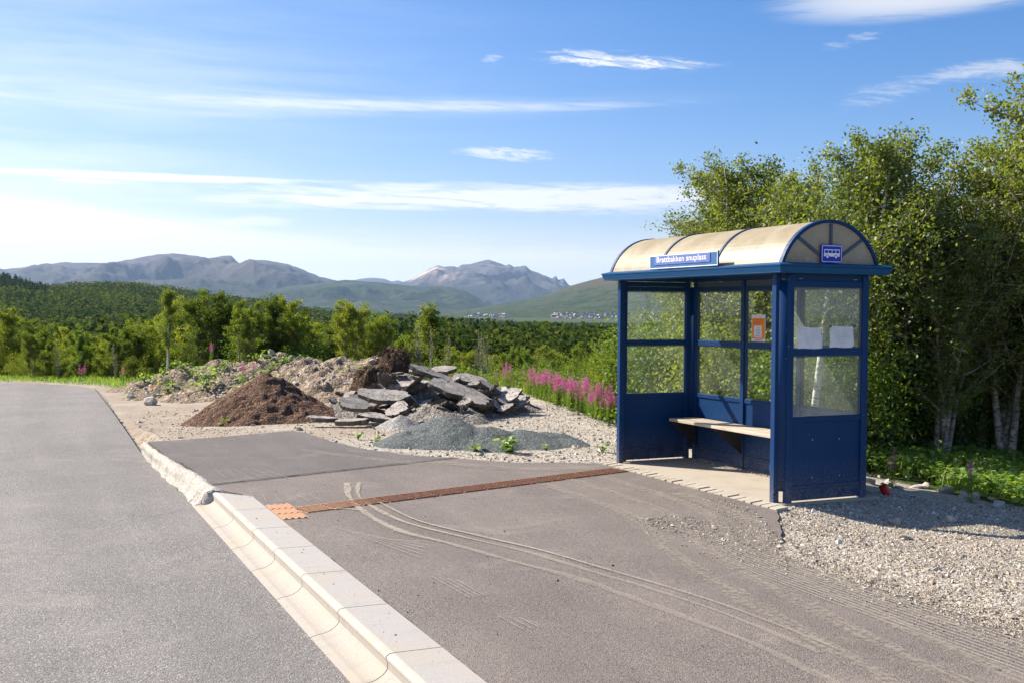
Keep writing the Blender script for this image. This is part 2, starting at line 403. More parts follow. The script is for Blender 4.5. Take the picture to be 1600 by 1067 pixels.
def m_glass(base=0.018, k=1.0):
    m_, t = new_mat('dust_reflect_glass'); p = pos(t)
    n = t.noise(p, 2.2, 5, 0.6, 0.3); n2 = t.noise(p, 45, 4, 0.7); n3 = t.noise(smap(t, p, (1, 1, 0.25)), 16, 3)
    dust_reflect = t.m('MULTIPLY', t.smooth(n, 0.3, 0.75), t.m('MULTIPLY_ADD', n2, 0.16, 0.0))
    dust_reflect = t.m('ADD', dust_reflect, t.m('MULTIPLY', t.smooth(n3, 0.55, 0.8), 0.03))
    spots = t.m('MULTIPLY', t.smooth(vor(t, p, 7), 0.07, 0.045), 0.6)
    dust_reflect = t.m('MINIMUM', t.m('ADD', t.m('ADD', t.m('MULTIPLY', dust_reflect, k), spots), base), 0.8)
    tp = t.n('ShaderNodeBsdfTransparent', inp={0: (0.965, 0.98, 0.965, 1)})
    gl = t.n('ShaderNodeBsdfGlossy', inp={0: (1, 1, 1, 1), 1: 0.03})
    fc = t.n('ShaderNodeLayerWeight', inp={0: 0.5}).outputs['Facing']; fr = t.m('MULTIPLY_ADD', t.m('POWER', fc, 4.0), 0.5, 0.02)
    a = t.n('ShaderNodeMixShader', inp={0: fr, 1: tp.outputs[0], 2: gl.outputs[0]})
    df = t.n('ShaderNodeBsdfDiffuse', inp={0: (0.42, 0.46, 0.40, 1)}); tl = t.n('ShaderNodeBsdfTranslucent', inp={0: (0.42, 0.46, 0.40, 1)})
    dd = t.n('ShaderNodeMixShader', inp={0: 0.5, 1: df.outputs[0], 2: tl.outputs[0]})
    o = t.n('ShaderNodeMixShader', inp={0: dust_reflect, 1: a.outputs[0], 2: dd.outputs[0]})
    t.n('ShaderNodeOutputMaterial', inp={0: o.outputs[0]}); return m_
M['glass'] = m_glass(); M['glass_reflect'] = m_glass(0.10, 2.0)  # second one: heavier milky film paints in the inner roof's reflection over the dust
def flat(name, col, rough=0.7, metal=0.0, spec=0.4):
    m_, t = new_mat(name); p = objc(t)
    n = t.noise(p, 14, 4, 0.6)
    c = t.mix(t.smooth(n, 0.3, 0.7), [v * 0.88 for v in col], [min(1, v * 1.06) for v in col])
    return finish(m_, t, c, rough, n, 0.05, 0.002, spec, metal)
M['white'] = flat('white_paint', (0.80, 0.80, 0.82), 0.4)
M['signblue'] = flat('sign_blue', (0.006, 0.02, 0.42), 0.35)
M['plateblue'] = flat('name_plate_blue', (0.12, 0.165, 0.40), 0.4)
M['signframe'] = flat('sign_board_blue', (0.035, 0.13, 0.30), 0.4)
M['paper'] = flat('paper', (0.66, 0.68, 0.70), 0.8)
M['orange'] = flat('orange_print', (0.85, 0.24, 0.01), 0.6)
M['ink'] = flat('ink', (0.05, 0.06, 0.1), 0.6)
M['red'] = flat('red_plastic', (0.42, 0.012, 0.012), 0.35)
M['reddark'] = flat('pipe_inside', (0.12, 0.01, 0.01), 0.6)
M['steel'] = flat('galvanised_steel', (0.35, 0.36, 0.38), 0.45, 0.8)
def m_bracket():
    m_, t = new_mat('speckled_bracket_steel'); p = pos(t)
    n = t.noise(p, 120, 3, 0.7)
    c = t.ramp(n, [(0.42, (0.012, 0.014, 0.02)), (0.6, (0.035, 0.035, 0.035)), (0.7, (0.16, 0.14, 0.11))])
    return finish(m_, t, c, 0.7, n, 0.3, 0.003)
M['bracket'] = m_bracket()
def m_wood():
    m_, t = new_mat('weathered_bench_wood'); p = pos(t)
    n = t.noise(smap(t, p, (1.5, 22, 22)), 3.0, 5, 0.6); n2 = t.noise(p, 2.6, 4)
    c = t.ramp(n, [(0.3, (0.30, 0.23, 0.16)), (0.55, (0.55, 0.46, 0.35)), (0.8, (0.68, 0.60, 0.48))])
    c = t.mix(t.m('MULTIPLY', t.smooth(n2, 0.42, 0.7), 0.5), c, (0.30, 0.26, 0.22))
    return finish(m_, t, c, 0.75, n, 0.3, 0.003)
M['wood'] = m_wood()
def m_rust():
    m_, t = new_mat('rusty_cast_iron'); p = pos(t)
    n = t.noise(p, 18, 5, 0.65); y = t.n('ShaderNodeSeparateXYZ', inp={0: p}).outputs[1]
    c = t.ramp(n, [(0.3, (0.12, 0.05, 0.028)), (0.6, (0.25, 0.115, 0.06)), (0.85, (0.38, 0.22, 0.13))])
    lt = t.ramp(n, [(0.3, (0.36, 0.18, 0.09)), (0.8, (0.50, 0.31, 0.19))])
    c = t.mix(t.smooth(y, -3.2, -4.1), c, lt)
    return finish(m_, t, c, 0.85, n, 0.3, 0.004)
M['rust'] = m_rust()

def m_heap(name, cols, sc, bsc, bd, green=False):
    m_, t = new_mat(name); p = pos(t)
    n = t.noise(p, sc, 6, 0.7); n2 = t.noise(p, sc * 0.2, 3, 0.6)
    c = t.ramp(n, [(0.25, cols[0]), (0.5, cols[1]), (0.75, cols[2])])
    c = t.mix(t.m('MULTIPLY', t.smooth(n2, 0.4, 0.65), 0.5), c, cols[1])
    cell = t.n('ShaderNodeSeparateColor', inp={0: vor(t, p, bsc, out=1)}).outputs[0]
    c = t.mix(t.m('MULTIPLY', t.smooth(cell, 0.75, 0.95), 0.45), c, [min(1, v * 1.9) for v in cols[2]])
    if green:
        g = t.noise(p, 1.9, 4, 0.6)
        c = t.mix(t.m('MULTIPLY', t.smooth(g, 0.56, 0.66), t.smooth(n, 0.35, 0.6)), c, (0.14, 0.19, 0.03))
    h = t.m('ADD', n, t.m('MULTIPLY', vor(t, p, bsc), -0.6))
    return finish(m_, t, c, 0.97, h, 0.9, bd, 0.15)
M['soil'] = m_heap('brown_soil', [(0.055, 0.030, 0.019), (0.125, 0.073, 0.047), (0.20, 0.125, 0.083)], 11, 30, 0.07)
M['grit'] = m_heap('blue_grey_grit', [(0.055, 0.062, 0.060), (0.100, 0.112, 0.107), (0.17, 0.185, 0.175)], 20, 60, 0.02)
M['greygravel'] = m_heap('grey_gravel', [(0.20, 0.18, 0.155), (0.32, 0.30, 0.27), (0.46, 0.43, 0.39)], 20, 45, 0.025)
M['rubble'] = m_heap('rubble_earth', [(0.11, 0.075, 0.05), (0.225, 0.17, 0.12), (0.38, 0.31, 0.24)], 7, 22, 0.05, True)
M['peat'] = m_heap('dark_peat', [(0.025, 0.014, 0.008), (0.07, 0.042, 0.026), (0.14, 0.095, 0.06)], 16, 30, 0.06)
M['rough'] = m_heap('rough_cast_concrete', [(0.32, 0.285, 0.235), (0.44, 0.405, 0.35), (0.50, 0.465, 0.41)], 30, 90, 0.012)
def m_rock(name, a, b):
    m_, t = new_mat(name); p = objc(t)
    rnd = t.n('ShaderNodeObjectInfo').outputs['Random']
    n = t.noise(pos(t), 9, 6, 0.65)
    c = t.mix(t.smooth(n, 0.3, 0.7), a, b)
    c = t.mix(t.m('MULTIPLY', rnd, 0.45), c, (0.30, 0.235, 0.165))
    return finish(m_, t, c, 0.9, n, 0.5, 0.02, 0.25)
M['rock'] = m_rock('pale_rock', (0.30, 0.27, 0.235), (0.56, 0.51, 0.45))
def m_slabtop():
    m_, t = new_mat('old_asphalt_top'); p = pos(t); rnd = t.n('ShaderNodeObjectInfo').outputs['Random']
    n = t.noise(p, 6, 6, 0.7); g = t.noise(p, 60, 3, 0.8)
    c = t.mix(t.smooth(n, 0.32, 0.68), (0.30, 0.27, 0.235), (0.56, 0.51, 0.445))
    c = t.mix(t.m('MULTIPLY', t.smooth(g, 0.55, 0.45), 0.35), c, (0.12, 0.11, 0.10))
    crk = t.smooth(vor(t, t.n('ShaderNodeVectorMath', operation='ADD', inp={0: p, 1: t.n('ShaderNodeTexNoise', inp={'Vector': p, 'Scale': 5.0}).outputs[1]}).outputs[0], 2.2, 'DISTANCE_TO_EDGE'), 0.03, 0.012)
    c = t.mix(t.m('MULTIPLY', crk, 0.8), c, (0.035, 0.032, 0.03)); c = t.mix(t.m('MULTIPLY', rnd, 0.35), c, (0.20, 0.175, 0.15))
    return finish(m_, t, c, 0.92, t.m('ADD', g, t.m('MULTIPLY', crk, -2.0)), 0.6, 0.012, 0.2)
M['slabtop'] = m_slabtop()
M['slabside'] = m_rock('asphalt_fracture', (0.035, 0.032, 0.029), (0.11, 0.10, 0.09))

def m_leaf(name, a, b, cc, trans=0.45, gloss=0.10, rscale=0.5):
    m_, t = new_mat(name)
    tone = t.n('ShaderNodeAttribute', attribute_name='tone').outputs['Fac']
    rnd = t.n('ShaderNodeObjectInfo').outputs['Random']
    c = t.ramp(t.m('ADD', t.m('MULTIPLY', tone, 1 - rscale), t.m('MULTIPLY', rnd, rscale)), [(0.15, a), (0.5, b), (0.9, cc)])
    d = t.n('ShaderNodeBsdfDiffuse', inp={0: c})
    tc = t.mix(1.0, c, (1.0, 1.0, 0.45), 'MULTIPLY'); tc = t.n('ShaderNodeVectorMath', operation='SCALE', inp={0: tc, 3: 1.5}).outputs[0]
    tr = t.n('ShaderNodeBsdfTranslucent', inp={0: tc})
    g = t.n('ShaderNodeBsdfGlossy', inp={0: (1, 1, 0.95, 1), 1: 0.55})
    m1 = t.n('ShaderNodeMixShader', inp={0: trans, 1: d.outputs[0], 2: tr.outputs[0]})
    m2 = t.n('ShaderNodeMixShader', inp={0: gloss, 1: m1.outputs[0], 2: g.outputs[0]})
    t.n('ShaderNodeOutputMaterial', inp={0: m2.outputs[0]}); return m_
M['birchleaf'] = m_leaf('birch_leaves', (0.055, 0.090, 0.010), (0.130, 0.172, 0.018), (0.25, 0.275, 0.045), 0.50, 0.04, 0.25)
M['woodleaf'] = m_leaf('wood_leaves', (0.060, 0.095, 0.010), (0.155, 0.205, 0.020), (0.31, 0.32, 0.036), 0.48, 0.02, 0.45)
M['brightleaf'] = m_leaf('bright_leaves', (0.065, 0.115, 0.010), (0.12, 0.19, 0.018), (0.19, 0.26, 0.032), 0.48, 0.03, 0.2)
M['darkleaf'] = m_leaf('dark_leaves', (0.018, 0.035, 0.012), (0.035, 0.062, 0.020), (0.06, 0.09, 0.03), 0.3, 0.03, 0.3)
M['forest'] = m_leaf('far_leaves', (0.022, 0.044, 0.014), (0.050, 0.076, 0.022), (0.095, 0.115, 0.030), 0.35, 0.0, 0.0)
M['weed'] = m_leaf('weed_leaves', (0.10, 0.19, 0.02), (0.19, 0.30, 0.04), (0.30, 0.40, 0.08), 0.45, 0.04, 0.25)
M['flower'] = m_leaf('magenta_petals', (0.40, 0.05, 0.33), (0.56, 0.11, 0.48), (0.70, 0.26, 0.62), 0.4, 0.02, 0.4)
M['dry'] = m_leaf('dry_grass', (0.25, 0.13, 0.05), (0.36, 0.20, 0.08), (0.45, 0.3, 0.14), 0.3, 0.02, 0.3)
def m_bark():
    m_, t = new_mat('birch_bark'); p = pos(t)
    n = t.noise(smap(t, p, (14, 14, 30)), 1.0, 5, 0.65); n2 = t.noise(p, 3, 3)
    c = t.ramp(n, [(0.34, (0.06, 0.045, 0.035)), (0.46, (0.30, 0.24, 0.19)), (0.66, (0.60, 0.54, 0.47))])
    c = t.mix(t.m('MULTIPLY', t.smooth(n2, 0.4, 0.6), 0.45), c, (0.14, 0.105, 0.08))
    return finish(m_, t, c, 0.85, n, 0.5, 0.01)
M['bark'] = m_bark()
def m_pbark():
    m_, t = new_mat('pale_birch_bark'); p = pos(t)
    n = t.noise(smap(t, p, (6, 6, 34)), 1.0, 4, 0.6)
    c = t.ramp(n, [(0.34, (0.08, 0.06, 0.05)), (0.42, (0.62, 0.57, 0.50)), (0.8, (0.78, 0.74, 0.68))])
    return finish(m_, t, c, 0.7, n, 0.3, 0.01)
M['palebark'] = m_pbark()
def m_mount(name, low, high, rock, zlo, zhi, sc, snow=0.0, pink=None):
    m_, t = new_mat(name); p = pos(t)
    z = t.n('ShaderNodeSeparateXYZ', inp={0: p}).outputs[2]
    n = t.noise(p, sc, 8, 0.62); n2 = t.noise(p, sc * 5, 6, 0.65)
    f = t.smooth(t.m('ADD', z, t.m('MULTIPLY', t.m('SUBTRACT', n, 0.5), (zhi - zlo) * 1.4)), zlo, zhi)
    veg = t.mix(t.smooth(n2, 0.35, 0.65), low, high)
    rk = t.mix(t.smooth(n2, 0.3, 0.7), rock, [v * 0.55 for v in rock])
    c = t.mix(f, veg, rk)
    if pink: c = t.mix(t.m('MULTIPLY', t.smooth(n, 0.52, 0.60), t.smooth(z, zlo * 0.6 + zhi * 0.4, zhi * 1.2)), c, pink)
    if snow: c = t.mix(t.m('MULTIPLY', t.smooth(t.noise(p, sc * 2.2, 4, 0.6), 0.70, 0.72), t.smooth(z, zlo, zhi)), c, (0.85, 0.87, 0.9))
    return finish(m_, t, c, 1.0, n2, 1.0, (zhi - zlo) * 0.12, 0.05)
M['mt_left'] = m_mount('fell_rock', (0.022, 0.034, 0.020), (0.055, 0.055, 0.040), (0.12, 0.100, 0.088), 60, 260, 0.0016, 0)
M['mt_peak'] = m_mount('peak_rock', (0.022, 0.032, 0.020), (0.052, 0.052, 0.040), (0.115, 0.10, 0.09), 90, 260, 0.0016, 1, (0.50, 0.38, 0.28))
M['mt_mid'] = m_mount('wooded_fell', (0.022, 0.040, 0.018), (0.055, 0.065, 0.032), (0.11, 0.095, 0.065), 170, 330, 0.0022)
M['hill'] = m_mount('heath_slope', (0.024, 0.044, 0.014), (0.068, 0.080, 0.028), (0.135, 0.095, 0.055), 25, 190, 0.0045)
M['woodfloor'] = m_mount('wood_floor', (0.02, 0.035, 0.008), (0.045, 0.06, 0.015), (0.06, 0.06, 0.02), 500, 900, 0.01)

# ------------------------------------------------------------------ terrain
def padedge(x):
    return np.interp(x, [-30, -24, -20, -16, -12.2, -3.6, 0, 3, 8, 20], [-14, -9, -3.6, 0.5, 4.6, 2.3, 2.0, 1.9, 2.2, 2.6])
def H(x, y):
    x = np.asarray(x, float); y = np.asarray(y, float)
    z = -0.014 + 0 * x
    z = z - 0.105 * sst(x, 3.13, 3.9) * sst(y, -0.55, 0.45) - 0.10 * sst(y, 1.3, 2.4) * sst(x, -3, 1.5)
    z = z - 0.15 * sst(x, -4.3, -8.0) * sst(y, -0.5, -4.0)
    z = np.where(y < -4.80, np.where(x > -4.6, -0.27, np.minimum(z, -0.176 + 0.0 * x)), z)
    z = np.where((y < -4.40) & (x > -4.0), -0.27, z)
    z = np.where((y < -1.62) & (y >= -4.40) & (x > 0.2), -0.10, z)
    d = np.maximum(y - padedge(x), (-24.5 - x) * 0.8)
    d = np.maximum(d, 0)
    drop = 0.07 * np.minimum(d, 3.5) + 0.26 * np.clip(d - 3.5, 0, 12) + 0.045 * np.clip(d - 14, 0, 90) + 0.012 * np.clip(d - 104, 0, 600)
    near = np.hypot(x - CAMP[0], y - CAMP[1])
    z = z - drop + fbm(x * 0.13, y * 0.13, 4) * np.clip(d * 0.08, 0, 1.2)
    flat_ = sst(d, 0.5, 0)
    onroad = (y < -4.6)
    z = z + fbm(x * 0.9, y * 0.9, 4) * 0.030 * np.where(onroad, 0, 1) * sst(np.maximum(x - 3.3, np.maximum(-4.2 - x, y - 0.2 - 0)), 0.0, 1.5) * np.where((y < -1.0) & (x > -3.5), 0, 1)
    return np.maximum(z, -19 - 0 * x) if True else z
def Hs(x, y): return float(H(x, y))

def make_ground():
    # polar sheet round the camera foot, reaching the horizon
    r = np.concatenate([np.arange(1.0, 34, 0.14), np.geomspace(34.5, 13800, 90)])
    a_f = np.radians(np.arange(-34, 34.01, 0.3)); a_b = np.radians(np.arange(37, 323.1, 4.0)); a = np.concatenate([a_f, a_b, [a_f[0] + 2 * math.pi]])
    A, Rr = np.meshgrid(a, r)
    lat = Rr * np.sin(A); dep = Rr * np.cos(A)
    X = CAMP[0] + RH[0] * lat + FH[0] * dep; Y = CAMP[1] + RH[1] * lat + FH[1] * dep
    Z = H(X, Y)
    P = np.stack([X, Y, Z], -1)
    o = grid_mesh('ground', P, M['ground'])
    d = np.maximum(Y - padedge(X), (-24.0 - X))
    g = sst(d - 1.2 * sst(X, -3.0, 0.0), -0.9, 0.4)
    verge = (X < -16) & (Y < -4.6)
    g = np.where(verge & (X < -22.5), 1.0, g)
    g = np.maximum(g, 0.75 * sst(X, -15.0, -17.0) * sst(Y, -4.3, -3.4))
    at = o.data.attributes.new('green', 'FLOAT', 'POINT'); at.data.foreach_set('value', g.reshape(-1).astype(np.float32))
    tag(o, kind='structure')
    # small disc under the camera
    n = 40; vs = [(CAMP[0], CAMP[1], Hs(CAMP[0], CAMP[1]) - 0.3)] + [(CAMP[0] + 1.2 * math.cos(i * 2 * math.pi / n), CAMP[1] + 1.2 * math.sin(i * 2 * math.pi / n), -0.32) for i in range(n)]
    return o
make_ground()

def sheet(name, pts, z, mat, thick=0.03, sub=0.0):
    """flat polygon with a thin broken edge"""
    out = []
    n = len(pts); rng = random.Random(len(pts) * 7 + int(pts[0][0] * 10))
    for i in range(n):
        a = np.array(pts[i]); b = np.array(pts[(i + 1) % n]); L = np.linalg.norm(b - a)
        k = max(1, int(L / 0.12)) if (sub > 0 and L < 20) else 1
        nn = np.array([-(b - a)[1], (b - a)[0]]) / (L + 1e-9)
        for j in range(k):
            w = sub * rng.gauss(0, 1) if 0 < j else 0
            out.append(tuple(a + (b - a) * j / k + nn * w))
    mb = MB(); mb.prism(out, z - thick, z)
    return mb
# carriageway, curving away to the left
road_r = [(40, -4.90), (7, -4.90), (0.5, -4.91), (-4.2, -4.955), (-7.1, -4.90), (-10.3, -4.84), (-14.3, -4.74), (-16.4, -4.75), (-17.6, -4.95), (-18.7, -5.4), (-19.6, -6.15), (-20.4, -7.0), (-21.5, -9.0), (-22.3, -12), (-22.5, -16), (-22, -22), (-20, -30), (-8, -34), (-8, -18), (0, -14), (40, -13)]
tag(sheet('road', road_r, -0.155, M['road'], 0.05, 0.012).build('road', M['road']), kind='structure')
seam = [(-0.05, -4.72), (-0.753, -2.48), (-1.03, -1.62)]
path = [(12.5, -4.453), (1.4, -4.453), (0.62, -4.52), (0.3, -4.66)] + seam + [(-0.8, -1.45), (-0.428, -1.15), (-0.2, -0.6), (0.0, -0.22), (3.345, -0.22), (4.15, -0.80), (4.73, -1.33), (5.41, -1.41), (6.98, -1.36), (12.5, -1.36)]
tag(sheet('footpath', path, 0.0, M['path'], 0.04, 0.008).build('footpath', M['path']), kind='structure')
path2 = [(-0.053, -4.74), (-1.3, -4.72), (-2.5, -4.86), (-4.1, -4.9), (-4.17, -4.31), (-4.4, -3.6), (-4.72, -2.78), (-4.3, -2.66), (-3.17, -2.59), (-2.2, -2.39), (-1.39, -2.02), (-1.033, -1.62), (-0.757, -2.48)]
tag(sheet('newer_footpath', path2, 0.004, M['path2'], 0.044, 0.010).build('newer_footpath', M['path2']), kind='structure')
mb = MB(); mb.prism([(-0.02, -0.03), (3.13, -0.03), (3.13, 1.2), (-0.02, 1.2)], -0.12, 0.006)
tag(mb.build('shelter_floor_pavement', M['slab']), kind='structure')

# scuffs and dusty tyre marks on the asphalt
def m_dust(name, col, lo, hi, sc, aniso, op=0.75, fade=0.0):
    m_, t = new_mat(name); uv = t.n('ShaderNodeUVMap').outputs[0]; p = pos(t)
    n = t.noise(p, sc, 5, 0.7); n2 = t.noise(smap(t, uv, aniso), 1.0, 4, 0.7)
    v = t.n('ShaderNodeSeparateXYZ', inp={0: uv}).outputs[1]
    edge = t.m('MULTIPLY', t.smooth(v, 0.0, 0.3), t.smooth(v, 1.0, 0.7))
    f = t.smooth(t.m('ADD', t.m('MULTIPLY', t.m('ADD', n, n2), 0.5), t.m('MULTIPLY', edge, 0.18)), lo, hi)
    f = t.m('MULTIPLY', f, t.smooth(edge, 0.0, 0.3))
    u_ = t.n('ShaderNodeSeparateXYZ', inp={0: uv}).outputs[0]; brk = t.noise(smap(t, uv, (1.6, 0.5, 1)), 1.0, 4, 0.6)
    f = t.m('MULTIPLY', f, t.m('SUBTRACT', 1.0, t.m('MULTIPLY', t.smooth(t.m('MULTIPLY_ADD', brk, 3.0, u_), 3.6, 6.0), fade)))
    d = t.n('ShaderNodeBsdfDiffuse', inp={0: c4(col)}); tp = t.n('ShaderNodeBsdfTransparent')
    mx = t.n('ShaderNodeMixShader', inp={0: t.m('MULTIPLY', f, op), 1: tp.outputs[0], 2: d.outputs[0]})
    t.n('ShaderNodeOutputMaterial', inp={0: mx.outputs[0]}); return m_
M['scrape'] = m_dust('pale_scrape', (0.42, 0.37, 0.30), 0.46, 0.74, 22, (4, 3, 1), 0.72, 0.55)
M['dusttrack'] = m_dust('dust_film', (0.36, 0.32, 0.26), 0.58, 0.80, 22, (2.5, 8, 1), 0.55)
M['treadline'] = m_dust('tread_line', (0.42, 0.38, 0.32), 0.50, 0.72, 30, (5, 1, 1), 0.36)
def ribbon(mbs, pts, w, z):
    pts = [np.array(p, float) for p in pts]
    # Catmull-Rom
    P = [pts[0]] + pts + [pts[-1]]; out = []
    for i in range(1, len(P) - 2):
        L = np.linalg.norm(P[i + 1] - P[i]); k = max(2, int(L / 0.08))
        for j in range(k):
            s = j / k
            out.append(0.5 * ((2 * P[i]) + (-P[i - 1] + P[i + 1]) * s + (2 * P[i - 1] - 5 * P[i] + 4 * P[i + 1] - P[i + 2]) * s * s + (-P[i - 1] + 3 * P[i] - 3 * P[i + 1] + P[i + 2]) * s ** 3))
    out.append(pts[-1]); u = 0
    for i, p in enumerate(out):
        d = out[min(i + 1, len(out) - 1)] - out[max(i - 1, 0)]; d /= np.linalg.norm(d) + 1e-9; nn = np.array([-d[1], d[0]])
        if i: u += np.linalg.norm(out[i] - out[i - 1])
        ww = w if not callable(w) else w(i / len(out))
        mbs[0].append((p - nn * ww / 2, p + nn * ww / 2, u, i == 0, z))
def ribbons(name, lines, mat, z):
    rows = [[]]
    for pts, w in lines: ribbon(rows, pts, w, z)
    V_, F_, UV_ = [], [], []
    for a, b, u, first, z in rows[0]:
        V_ += [(a[0], a[1], z), (b[0], b[1], z)]; UV_ += [(u, 0.0), (u, 1.0)]
        k = len(V_)
        if not first: F_.append((k - 4, k - 2, k - 1, k - 3))
    o = mesh_obj(name, V_, F_, mat)
    lay = o.data.uv_layers.new(name='UVMap')
    for lp in o.data.loops: lay.data[lp.index].uv = UV_[lp.vertex_index]
    return tag(o, kind='structure')
S1 = [(0.36, -3.40), (0.75, -3.50), (1.139, -3.60), (2.0, -3.71), (2.86, -3.69), (3.48, -3.50), (4.24, -3.29), (4.86, -3.10), (5.54, -3.00), (6.1, -2.93), (6.64, -2.89), (7.3, -2.92)]
S2 = [(0.40, -3.28), (1.0, -3.47), (1.6, -3.56), (2.55, -3.53), (3.3, -3.31), (4.0, -3.07), (4.78, -2.90), (5.49, -2.75), (6.07, -2.68), (6.8, -2.66)]
ribbons('scrape_mark', [(S1, lambda q: 0.085 + 0.035 * math.sin(q * 31) * math.sin(q * 13)), (S2, lambda q: 0.055 + 0.03 * math.sin(q * 27 + 1) * math.sin(q * 9))], M['scrape'], 0.0085)
ribbons('scrape_mark', [([(x, y + 0.12) for x, y in S2[2:]], 0.035), ([(1.75, -3.95), (1.8, -3.8), (2.0, -3.68)], 0.04)], M['scrape'], 0.0125)
lines = []
for k in range(11): lines.append(([(3.9 + k * 0.10, -1.42 - k * 0.045), (5.4, -1.50 - k * 0.04), (6.5, -1.47 - k * 0.045), (9, -1.46 - k * 0.045)], 0.02))
for k in range(6): lines.append(([(2.6 + k * 0.12, -4.12 + k * 0.05), (3.3, -3.98 + k * 0.045), (3.9 - k * 0.1, -3.86 + k * 0.05)], 0.018))
for k in range(4): lines.append(([(4.45 + k * 0.05, -3.98 + k * 0.04), (5.05, -3.95 + k * 0.035)], 0.016))
for k in range(3): lines.append(([(5.5 + k * 0.04, -3.95 + k * 0.05), (5.8, -3.93 + k * 0.05)], 0.014))
for k in range(5): lines.append(([(0.75 + k * 0.05, -4.35 + k * 0.10), (1.2 + k * 0.03, -4.40 + k * 0.12)], 0.016))
for k in range(6): lines.append(([(-1.2 + k * 0.06, -4.5 + k * 0.10), (-0.4 + k * 0.04, -4.50 + k * 0.12)], 0.018))
for k in range(7): lines.append(([(1.85 - k * 0.04, -4.1 + k * 0.15), (2.05 - k * 0.04, -4.1 + k * 0.15)], 0.010))
ribbons('tread_mark', lines, M['treadline'], 0.0105)
lines = []
for k in range(3): lines.append(([(1.0, -0.70 - k * 0.42), (3.0, -0.85 - k * 0.37), (4.6, -1.5 - k * 0.3), (7, -1.95 - k * 0.32), (9, -2.2 - k * 0.3)], 0.22))
lines.append(([(2.2, -0.55), (3.6, -0.72), (4.5, -1.3), (5.6, -1.55), (7.5, -1.6)], 0.32))
lines.append(([(-2.5, -3.2), (-1.5, -2.7), (-0.6, -2.2)], 0.3))
lines.append(([(-0.9, -2.1), (0.1, -1.3), (0.35, -0.5)], 0.4))
ribbons('dust_mark', lines, M['dusttrack'], 0.0065)
# dark joint lines where the asphalt pours meet, and the arc joint on the carriageway
M['joint'] = m_dust('dark_joint', (0.02, 0.018, 0.016), 0.25, 0.45, 40, (1, 1, 1))
ribbons('joint_line', [([(-0.03, -4.72), (-0.74, -2.48), (-1.01, -1.64)], 0.025)], M['joint'], 0.0165)
ribbons('joint_line', [([(-17, -4.78), (-10.3, -4.86), (-4.2, -4.98)], 0.018)], M['joint'], -0.149)
ribbons('joint_line', [([(-19, -9.2), (-16.5, -8.6), (-13.5, -8.2), (-10, -8.6), (-6, -10.2)], 0.04)], M['joint'], -0.149)

# ------------------------------------------------------------------ kerb
def kerb_stone(x0, x1, label, start=False):
    t = empty('kerb_stone', ((x0 + x1) / 2, -4.6, -0.16))
    tag(t, label, 'kerb stone', 'kerb stones along the bus stop')
    L = (x1 - x0) / 2 - 0.0045
    # profile (y,z) relative to the root: top back, top front, nose, concave face, apron
    top = [(0.145, 0.16), (-0.125, 0.163)]
    nose = [(-0.125, 0.163), (-0.150, 0.160), (-0.165, 0.150), (-0.168, 0.135), (-0.160, 0.118)]
    face = [(-0.160, 0.118)] + [(-0.150 - 0.0 - 0.14 * (1 - math.cos(a)) * 1.0, 0.118 - 0.098 * math.sin(a) - 0.0) for a in np.linspace(0.15, math.pi / 2, 8)] + [(-0.335, 0.007)]
    def strip(prof, name, mat, cap=True):
        n = len(prof); vs = []; fs = []
        xs = [-L, L]
        for x in xs:
            for i, (y, z) in enumerate(prof):
                xx = x
                if start and x < 0: xx = x - 0.36 * (-(y) - 0.05) / 0.3 if True else x
                vs.append((xx, y, z))
        for i in range(n - 1): fs.append((i, n + i, n + i + 1, i + 1))
        if cap:
            b = len(vs)
            for x in xs:
                for (y, z) in prof:
                    xx = x - 0.36 * (-(y) - 0.05) / 0.3 if (start and x < 0) else x
                    vs.append((xx, y, -0.12))
            for e in (0, 1):
                for i in range(n - 1):
                    q = (e * n + i, e * n + i + 1, b + e * n + i + 1, b + e * n + i)
                    fs.append(q if e == 0 else q[::-1])
            for i in (0, n - 1):
                fs.append((i, n + i, b + n + i, b + i))
        return mesh_obj(name, vs, fs, mat, t, smooth=False)
    strip(top, 'top', M['granite']); o = strip(nose, 'rounded_edge', M['kerbedge'], False)
    o.data.polygons.foreach_set('use_smooth', [True] * len(o.data.polygons))
    strip(face, 'concave_face', M['kerbface'])
    return t
jo = [0.52, 1.45, 2.36, 3.17, 4.03, 4.96, 5.90, 6.83, 7.75]
kl = ['first pale kerb stone with a slanted end, beside the rough concrete', 'pale kerb stone at the orange ribbed paving', 'pale kerb stone just before the orange ribbed paving, third from the slanted end',
      'fourth pale kerb stone counted from the slanted end', 'fifth pale kerb stone counted from the slanted end', 'sixth pale kerb stone counted from the slanted end, stained yellow along its rounded edge',
      'pale kerb stone at the bottom edge of the photo', 'kerb stone nearest to the viewer, past the bottom edge']
for i in range(len(jo) - 1): kerb_stone(jo[i], jo[i + 1], kl[i], i == 0)
